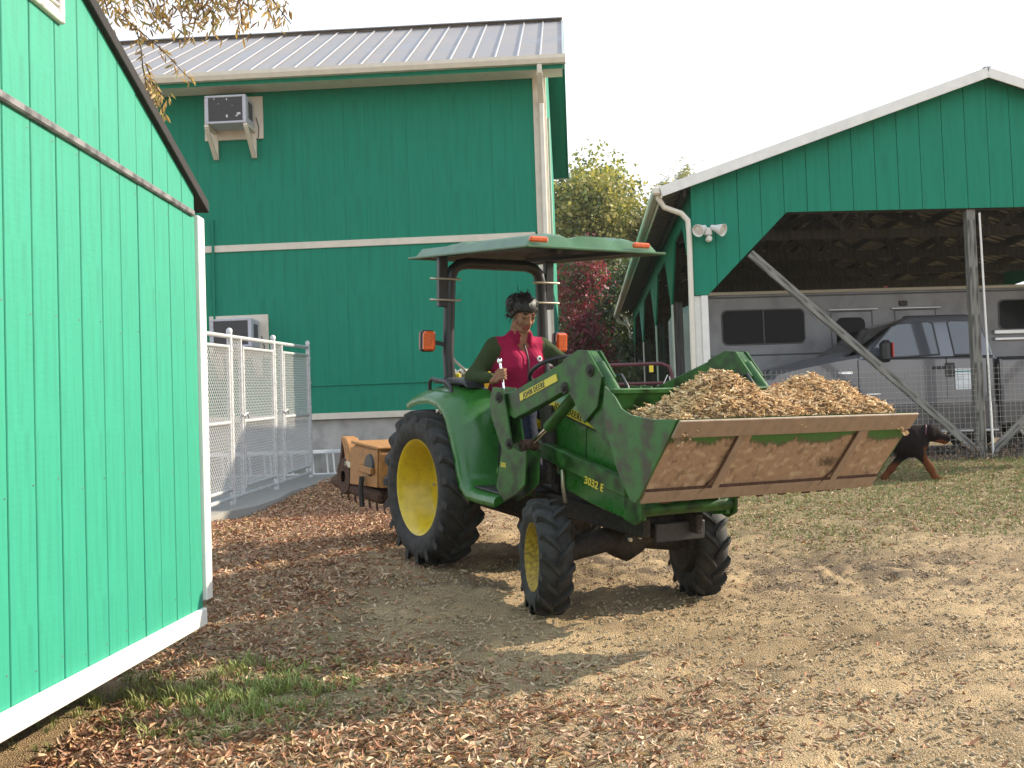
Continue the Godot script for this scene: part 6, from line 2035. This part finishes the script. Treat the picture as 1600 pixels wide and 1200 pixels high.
func build_grass() -> void:
	var tufts := []
	for q in 3:
		var g := G.new()
		g.colored = true
		for i in 9:
			var a := rng.randf() * TAU
			var h := rng.randf_range(0.5, 1.0)
			var ln := rng.randf_range(0.2, 0.7)
			var d := Vector3(cos(a), 0, sin(a))
			var w := Vector3(-d.z, 0, d.x) * 0.04
			var b := d * rng.randf() * 0.25
			var m := b + d * ln * 0.35 + Vector3(0, h * 0.65, 0)
			var e := b + d * ln + Vector3(0, h * 0.95, 0)
			var k := rng.randf_range(0.75, 1.2)
			g.col = Color(k, k, k)
			g.quad(b - w, b + w, m + w * 0.7, m - w * 0.7, Vector3.UP + d * -0.3)
			g.flat(m - w * 0.7, m + w * 0.7, e, Vector3.UP)
		tufts.append(g.mesh())
	var X := [[], [], []]
	var C := [[], [], []]
	for i in 110000:
		var z := -4.2 - 11.0 * rng.randf()
		var x := rng.randf_range(-4.2, 6.2)
		if x > 0.3 - z * 0.43: continue
		if z > -5.5 and x < -2.6: continue
		if x < -3.25 and z < -10.0 and z > -16.3: continue
		var l := lawn(x, z)
		if rng.randf() > l * l * ((0.55 + 1.3 * mid_noise.get_noise_2d(x * 1.1, z * 1.1)) if x < -0.6 and z > -7.0 else 0.75): continue
		var k := rng.randi() % 3
		var tuft := exp(-(pow((x + 1.72) / 0.72, 2) + pow((z + 5.25) / 0.75, 2)))
		var s := rng.randf_range(0.025, 0.055) + tuft * rng.randf_range(0.01, 0.075)
		X[k].append(Transform3D(Basis(Vector3.UP, rng.randf() * TAU).scaled(Vector3(s, s * rng.randf_range(0.7, 1.2), s)), Vector3(x, ground_y(x, z) - 0.004, z)))
		var c := Color(0.25, 0.27, 0.075).lerp(Color(0.15, 0.2, 0.05), rng.randf())
		if rng.randf() < 0.3: c = Color(0.42, 0.35, 0.16)
		if tuft > 0.4: c = c.lerp(Color(0.28, 0.33, 0.08), 0.6)
		C[k].append(c)
	var o := Node3D.new()
	o.name = "grass"
	add_child(o, true)
	tag(o, "short patchy green grass in the yard", "grass", "", "stuff")
	for k in 3: tag(many("grass_tufts", tufts[k], M.grass, X[k], C[k], o), "", "", "", "stuff")

func clump_mesh(count: int, size: float, w: float, droop: float, spread: float, sd: int) -> ArrayMesh:
	var r := RandomNumberGenerator.new()
	r.seed = sd
	var g := G.new()
	g.colored = true
	for i in count:
		var p := Vector3(r.randfn(), r.randfn(), r.randfn()) * spread
		var d := Vector3(r.randfn(), r.randfn() * 0.6 - droop, r.randfn()).normalized()
		var s := d.cross(Vector3(r.randfn(), r.randfn(), r.randfn())).normalized()
		var l := size * r.randf_range(0.6, 1.2)
		var up := s.cross(d)
		var k := r.randf_range(0.65, 1.25)
		g.col = Color(k, k * r.randf_range(0.92, 1.05), k * 0.9)
		var m := p + d * l * 0.5
		g.quad(p, m + s * l * w, p + d * l, m - s * l * w, up)
	return g.mesh()

func tree(called: String, label: String, at: Vector3, h: float, cc: Vector3, cr: Vector3, blobs: int, per: int, cols: Array, clump: ArrayMesh, cs: float, tr: float, sd: int, group := "") -> void:
	var r := RandomNumberGenerator.new()
	r.seed = sd
	var o := thing(called, label, "tree" if called.contains("tree") else "shrub", at, group)
	var g := G.new()
	var top := cc + Vector3(0, cr.y * 0.4, 0)
	g.tube([Vector3(0, -0.2, 0), Vector3(tr * 0.4, h * 0.2, 0), cc * Vector3(0.7, 0, 0.7) + Vector3(0, cc.y * 0.75, 0), top], [tr * 1.2, tr, tr * 0.6, tr * 0.12], 8)
	var xs := []
	var cl := []
	var bl := []
	for b in blobs:
		var d := Vector3(r.randfn(), r.randfn(), r.randfn()).normalized() * pow(r.randf(), 0.35)
		bl.append(cc + d * cr)
	for p in bl:
		var a := Vector3(0, 1, 0) * clampf(p.y - cr.y * 0.5, h * 0.15, h * 0.9) + Vector3(p.x, 0, p.z) * 0.1
		g.tube([a, a.lerp(p, 0.55) + Vector3(0, 0.05 * h, 0), p], [tr * 0.3, tr * 0.18, tr * 0.05], 5, false)
		var rad := cr * r.randf_range(0.2, 0.36)
		for i in per:
			var q: Vector3 = p + Vector3(r.randfn(), r.randfn() * 0.75, r.randfn()).limit_length(2.0) * rad * 0.62
			var s := cs * r.randf_range(0.7, 1.25)
			xs.append(Transform3D(Basis(Vector3(r.randfn(), r.randfn(), r.randfn()).normalized(), r.randf() * TAU).scaled(Vector3(s, s, s)), q))
			var c: Color = cols[r.randi() % cols.size()]
			cl.append(c * r.randf_range(0.75, 1.25))
	part("trunk", g, M.bark, o)
	part("crown", merged(clump, xs, cl), M.foliage, o)

func merged(m: ArrayMesh, xfs: Array, cols: Array) -> ArrayMesh:
	var a := m.surface_get_arrays(0)
	var sv: PackedVector3Array = a[Mesh.ARRAY_VERTEX]
	var sn: PackedVector3Array = a[Mesh.ARRAY_NORMAL]
	var v := PackedVector3Array()
	var n := PackedVector3Array()
	var c := PackedColorArray()
	for i in xfs.size():
		v.append_array(xfs[i] * sv)
		n.append_array(Transform3D((xfs[i] as Transform3D).basis.orthonormalized(), Vector3.ZERO) * sn)
		var one := PackedColorArray()
		one.resize(sv.size())
		one.fill(cols[i])
		c.append_array(one)
	var ar := []
	ar.resize(Mesh.ARRAY_MAX)
	ar[Mesh.ARRAY_VERTEX] = v; ar[Mesh.ARRAY_NORMAL] = n; ar[Mesh.ARRAY_COLOR] = c
	var am := ArrayMesh.new()
	am.add_surface_from_arrays(Mesh.PRIMITIVE_TRIANGLES, ar)
	return am

func px_at(x: float, y: float, z: float) -> Vector3:       # the point of the plane at depth z that lies in the direction of a pixel of the 1600 x 1200 photograph
	var cam := get_node("camera") as Camera3D
	var d := cam.transform.basis * Vector3((x - 800.0) / 1800.0, -(y - 600.0) / 1800.0, -1.0)
	return cam.position + d * ((z - cam.position.z) / d.z)

func build_trees() -> void:
	var broad := clump_mesh(16, 0.17, 0.28, 0.2, 0.2, 5)
	var small := clump_mesh(18, 0.1, 0.3, 0.1, 0.14, 6)
	var needle := clump_mesh(26, 0.16, 0.09, -0.1, 0.12, 7)
	var yel := [Color(0.36, 0.33, 0.1), Color(0.26, 0.28, 0.09), Color(0.46, 0.4, 0.15), Color(0.17, 0.21, 0.07), Color(0.12, 0.15, 0.06)]
	var drk := [Color(0.08, 0.11, 0.05), Color(0.11, 0.14, 0.055), Color(0.06, 0.08, 0.04)]
	var mrn := [Color(0.26, 0.04, 0.075), Color(0.18, 0.035, 0.06), Color(0.34, 0.06, 0.09), Color(0.12, 0.12, 0.06), Color(0.09, 0.11, 0.05)]
	var olive := [Color(0.2, 0.21, 0.07), Color(0.28, 0.25, 0.08), Color(0.14, 0.16, 0.06)]
	tree("oak_tree", "tall yellowing oak tree rising between the two barns", Vector3(0.75, 0.9, -37), 9.6, Vector3(0.1, 6.3, 0), Vector3(2.6, 3.0, 2.6), 34, 100, yel, broad, 1.0, 0.28, 11)
	tree("oak_tree", "olive oak tree with thin crown behind the yellowing oak", Vector3(-1.6, 0.9, -44), 10.5, Vector3(0, 6.4, 0), Vector3(3.2, 3.4, 3.0), 22, 90, olive, broad, 1.2, 0.3, 12)
	tree("dark_tree", "dark evergreen tree behind the maroon shrub", Vector3(1.5, 0.9, -31.5), 5.2, Vector3(0, 2.7, 0), Vector3(1.5, 2.3, 1.5), 24, 90, drk, broad, 0.85, 0.16, 13, "dark trees between the barns")
	tree("dark_tree", "dark evergreen tree beside the far corner of the two storey barn", Vector3(-0.3, 0.9, -34), 5.6, Vector3(0, 2.9, 0), Vector3(1.6, 2.4, 1.5), 24, 90, drk + olive, broad, 0.85, 0.16, 14, "dark trees between the barns")
	tree("dark_tree", "low dark evergreen bush at the back of the yard gate", Vector3(0.6, 0.9, -28.5), 2.6, Vector3(0, 1.3, 0), Vector3(1.7, 1.1, 1.0), 18, 80, drk, broad, 0.75, 0.1, 15, "dark trees between the barns")
	tree("maroon_shrub", "tall maroon leaved shrub before the dark trees", Vector3(0.35, 0.9, -25.5), 4.0, Vector3(0, 2.7, 0), Vector3(0.7, 1.75, 0.65), 26, 22, mrn, small, 0.9, 0.06, 16)
	tree("pine_tree", "small feathery pine top showing above the pole barn roof", Vector3(4.1, 0.9, -44), 10.3, Vector3(0, 7.6, 0), Vector3(0.8, 2.7, 0.9), 26, 40, [Color(0.24, 0.25, 0.12), Color(0.32, 0.3, 0.16)], needle, 1.3, 0.14, 17)
	# willow-leaved oak whose branches reach in above the shed
	var o := thing("willow_oak_tree", "brown leaved oak reaching its branches in above the shed roof", "tree", Vector3(-6.6, 0.7, -9.6))
	var at := -o.position
	var g := G.new()
	g.tube([Vector3(0, -0.3, 0), Vector3(0.1, 2.0, 0), Vector3(0.3, 4.4, 0.1), Vector3(0.2, 7.0, 0)], [0.26, 0.2, 0.16, 0.06], 10)
	var fork := Vector3(-6.3, 5.4, -9.5)
	g.tube([fork + at, px_at(20, -170, -9.2) + at, px_at(180, -90, -9.0) + at, px_at(330, -60, -8.9) + at, px_at(450, -20, -8.9) + at], [0.09, 0.06, 0.035, 0.018, 0.006], 7)
	part("trunk", g, M.bark, o)
	var br := G.new()
	var xs := []
	var cs := []
	var r := RandomNumberGenerator.new()
	r.seed = 77
	var twigs := [[[150, -60], [175, 10], [215, 45], [255, 80], [285, 112], [302, 128]], [[170, -60], [190, -10], [200, 30]], [[200, -70], [225, -15], [240, 25]], [[225, -70], [255, -10], [262, 40]], [[250, -70], [280, -20], [287, 50]], [[240, -60], [300, 5], [320, 40]], [[300, -60], [330, -10], [335, 42]], [[290, -60], [312, 8], [300, 50]],
		[[330, -70], [350, -15], [362, 25]], [[350, -60], [385, -10], [392, 38]], [[365, -60], [410, -10], [428, 35]], [[400, -50], [430, 5], [455, 38]], [[375, -50], [375, 5], [378, 45]], [[190, 30], [210, 40], [228, 60]], [[225, 118], [240, 140], [250, 160], [258, 184]], [[228, 100], [238, 128], [252, 148], [268, 152]], [[212, 40], [220, 75], [224, 110], [230, 140], [243, 168]],
		[[140, -50], [165, 5], [172, 30]], [[260, -60], [245, 0], [252, 38]], [[310, -60], [300, -20], [318, 20]], [[340, -60], [345, 0], [330, 30]], [[180, -60], [210, 0], [222, 30]]]
	for t in twigs:
		var zz := r.randf_range(-9.3, -8.6)
		var pts: Array = t.map(func(q): return px_at(q[0], q[1], zz + r.randf_range(-0.1, 0.1)) + at)
		br.tube(pts, range(pts.size()).map(func(i): return lerpf(0.007, 0.002, i / float(pts.size()))), 4, false)
		for i in pts.size() - 1:
			var L: float = pts[i].distance_to(pts[i + 1])
			var m := int(L / 0.0065) if t[0][1] < 0 else int(L / 0.022)
			if t.size() >= 4: m = int(L / 0.018)
			for k in m:
				var q: Vector3 = pts[i].lerp(pts[i + 1], r.randf()) + Vector3(r.randfn(), r.randfn(), r.randfn()) * (0.05 if t[0][1] < 0 and t.size() < 4 else 0.018)
				var d := Vector3(r.randfn() * 0.55, -1.0 + r.randf() * 0.7, r.randfn() * 0.55).normalized()
				var x := d
				var y := x.cross(Vector3(r.randfn(), r.randfn(), r.randfn())).normalized()
				var s := r.randf_range(0.7, 1.15)
				xs.append(Transform3D(Basis(x, y, x.cross(y)).scaled(Vector3(s, s, s)), q + d * 0.035))
				cs.append([Color(0.42, 0.26, 0.12), Color(0.5, 0.33, 0.16), Color(0.34, 0.28, 0.1), Color(0.6, 0.42, 0.23), Color(0.24, 0.15, 0.08)][r.randi() % 5])
	part("twigs", br, M.bark, o)
	part("crown", merged(blade_leaf(0.085, 0.02, 0.12, 0.4), xs, cs), M.foliage, o)
	# the rest of its crown, over the kennel
	var cr := []
	var cc := []
	for i in 420:
		cr.append(Transform3D(Basis(Vector3(r.randfn(), r.randfn(), r.randfn()).normalized(), r.randf() * TAU), Vector3(-0.4, 6.3, 0) + Vector3(r.randfn() * 1.0, r.randfn() * 0.8, r.randfn() * 1.2)))
		cc.append([Color(0.26, 0.15, 0.06), Color(0.2, 0.16, 0.05), Color(0.33, 0.2, 0.09)][r.randi() % 3])
	part("upper_crown", merged(clump_mesh(14, 0.1, 0.14, 0.5, 0.18, 8), cr, cc), M.foliage, o)

func build_weeds() -> void:
	var k := 0
	for q in [[3.25, 30, 0.3, "dry brown weeds heaped at the foot of the long timber brace"], [3.95, 34, 0.36, "dry brown weeds and twigs at the foot of the centre post"], [4.6, 16, 0.42, "tall dry stalks growing behind the wire mesh by the second brace"]]:
		var c := pb(q[0], 0, 0.22 if k < 2 else -0.25)
		var o := thing("weed_clump", q[3], "weeds", Vector3(c.x, ground_y(c.x, c.z) - 0.01, c.z), "dry weeds along the wire fence")
		var g := G.new()
		var lf := []
		var cl := []
		for i in q[1]:
			var a := rng.randf() * TAU
			var b := Vector3(rng.randfn() * 0.22, 0, rng.randfn() * 0.07)
			var h: float = q[2] * rng.randf_range(0.4, 1.1)
			var d := Vector3(cos(a), 0, sin(a) * 0.5) * h * rng.randf_range(0.2, 0.8)
			g.tube([b, b + d * 0.4 + Vector3(0, h * 0.7, 0), b + d + Vector3(0, h * rng.randf_range(0.5, 1.0), 0)], [0.005, 0.004, 0.002], 4, false)
			for j in 3:
				lf.append(Transform3D(Basis(Vector3(rng.randfn(), rng.randfn(), rng.randfn()).normalized(), rng.randf() * TAU).scaled(Vector3.ONE * rng.randf_range(0.5, 0.9)), b + d * rng.randf() + Vector3(0, h * rng.randf() * 0.8, 0)))
				cl.append(Color(0.3, 0.2, 0.12).lerp(Color(0.12, 0.08, 0.05), rng.randf()))
		part("stalks", g, M.brown_timber, o)
		part("leaves", merged(blade_leaf(0.09, 0.03, 0.2, 0.5), lf, cl), M.leaf_litter, o)
		k += 1

# ---------------------------------------------------------------- the scene
func _ready() -> void:
	rng.seed = 20061105
	# camera: a 38 mm lens held at 1.47 m, tilted a little upwards and to one side
	var cam := Camera3D.new()
	cam.name = "camera"
	cam.fov = rad_to_deg(2.0 * atan(600.0 / 1800.0))
	cam.near = 0.05
	cam.far = 900.0
	cam.position = Vector3(0, 1.47, 0)
	cam.basis = Basis(Vector3.UP, 0.0556) * Basis(Vector3.RIGHT, 0.0405) * Basis(Vector3.BACK, -0.034)
	add_child(cam)
	cam.current = true
	# sky and exposure
	var env := Environment.new()
	var sky := Sky.new()
	var sm := ProceduralSkyMaterial.new()
	sm.sky_top_color = Color(0.8, 0.86, 0.94)
	sm.sky_horizon_color = Color(1.0, 0.995, 0.98)
	sm.sky_curve = 0.22
	sm.ground_horizon_color = Color(0.6, 0.58, 0.54)
	sm.ground_bottom_color = Color(0.3, 0.27, 0.23)
	sm.sun_angle_max = 1.0
	sm.sky_energy_multiplier = 1.0
	sky.sky_material = sm
	env.background_mode = Environment.BG_SKY
	env.sky = sky
	env.tonemap_mode = Environment.TONE_MAPPER_LINEAR
	env.tonemap_exposure = 1.8
	env.fog_enabled = true                      # thin haze added in place of lens glare that lifts the dark tones
	env.fog_density = 0.0005
	env.fog_light_color = Color(0.95, 0.95, 0.94)
	env.sdfgi_enabled = true
	env.ssao_enabled = true
	env.ssil_enabled = true
	var we := WorldEnvironment.new()
	we.name = "environment"
	we.environment = env
	add_child(we)
	# sun: high on the right, a little behind the barns
	var sun := DirectionalLight3D.new()
	sun.name = "sun"
	sun.light_energy = 1.6
	sun.light_color = Color(1.0, 0.95, 0.86)
	sun.light_angular_distance = 0.6
	sun.shadow_enabled = true
	add_child(sun)
	var el := deg_to_rad(29.0)
	var to_sun := Vector3(0.907 * cos(el), sin(el), -0.42 * cos(el)).normalized()
	sun.look_at_from_position(to_sun * 50.0, Vector3.ZERO)
	# structure
	big_noise.frequency = 0.35; big_noise.seed = 3; big_noise.fractal_octaves = 3
	mid_noise.frequency = 2.6; mid_noise.seed = 4; mid_noise.fractal_octaves = 3
	var t0 := Time.get_ticks_msec()
	make_materials()
	print("materials ", Time.get_ticks_msec() - t0)
	build_ground()
	print("ground ", Time.get_ticks_msec() - t0)
	build_barn()
	build_pole_barn()
	build_shed()
	build_kennel()
	build_trees()
	print("buildings and trees ", Time.get_ticks_msec() - t0)
	# things
	build_trailer()
	build_truck()
	var tr := build_tractor()
	build_tiller(tr)
	build_heap(tr)
	print("tractor ", Time.get_ticks_msec() - t0)
	build_driver(tr)
	build_dog()
	print("bodies ", Time.get_ticks_msec() - t0)
	build_yard_gate()
	build_wire_fence()
	build_air_conditioner(6.02, "window air conditioner high on the green barn wall under the gutter")
	build_air_conditioner(2.85, "window air conditioner low on the barn wall behind the kennel fence")
	build_floodlight(pb(0.2, 3.93, 0.02), PB_A, "twin white floodlight on the pole barn gable beside the near downspout")
	build_floodlight(Vector3(1.52, 4.25, -29.9), -PI / 2, "twin floodlight at the far end of the pole barn eave")
	# small details
	build_weeds()
	build_grass()
	build_litter()
	print("litter ", Time.get_ticks_msec() - t0)
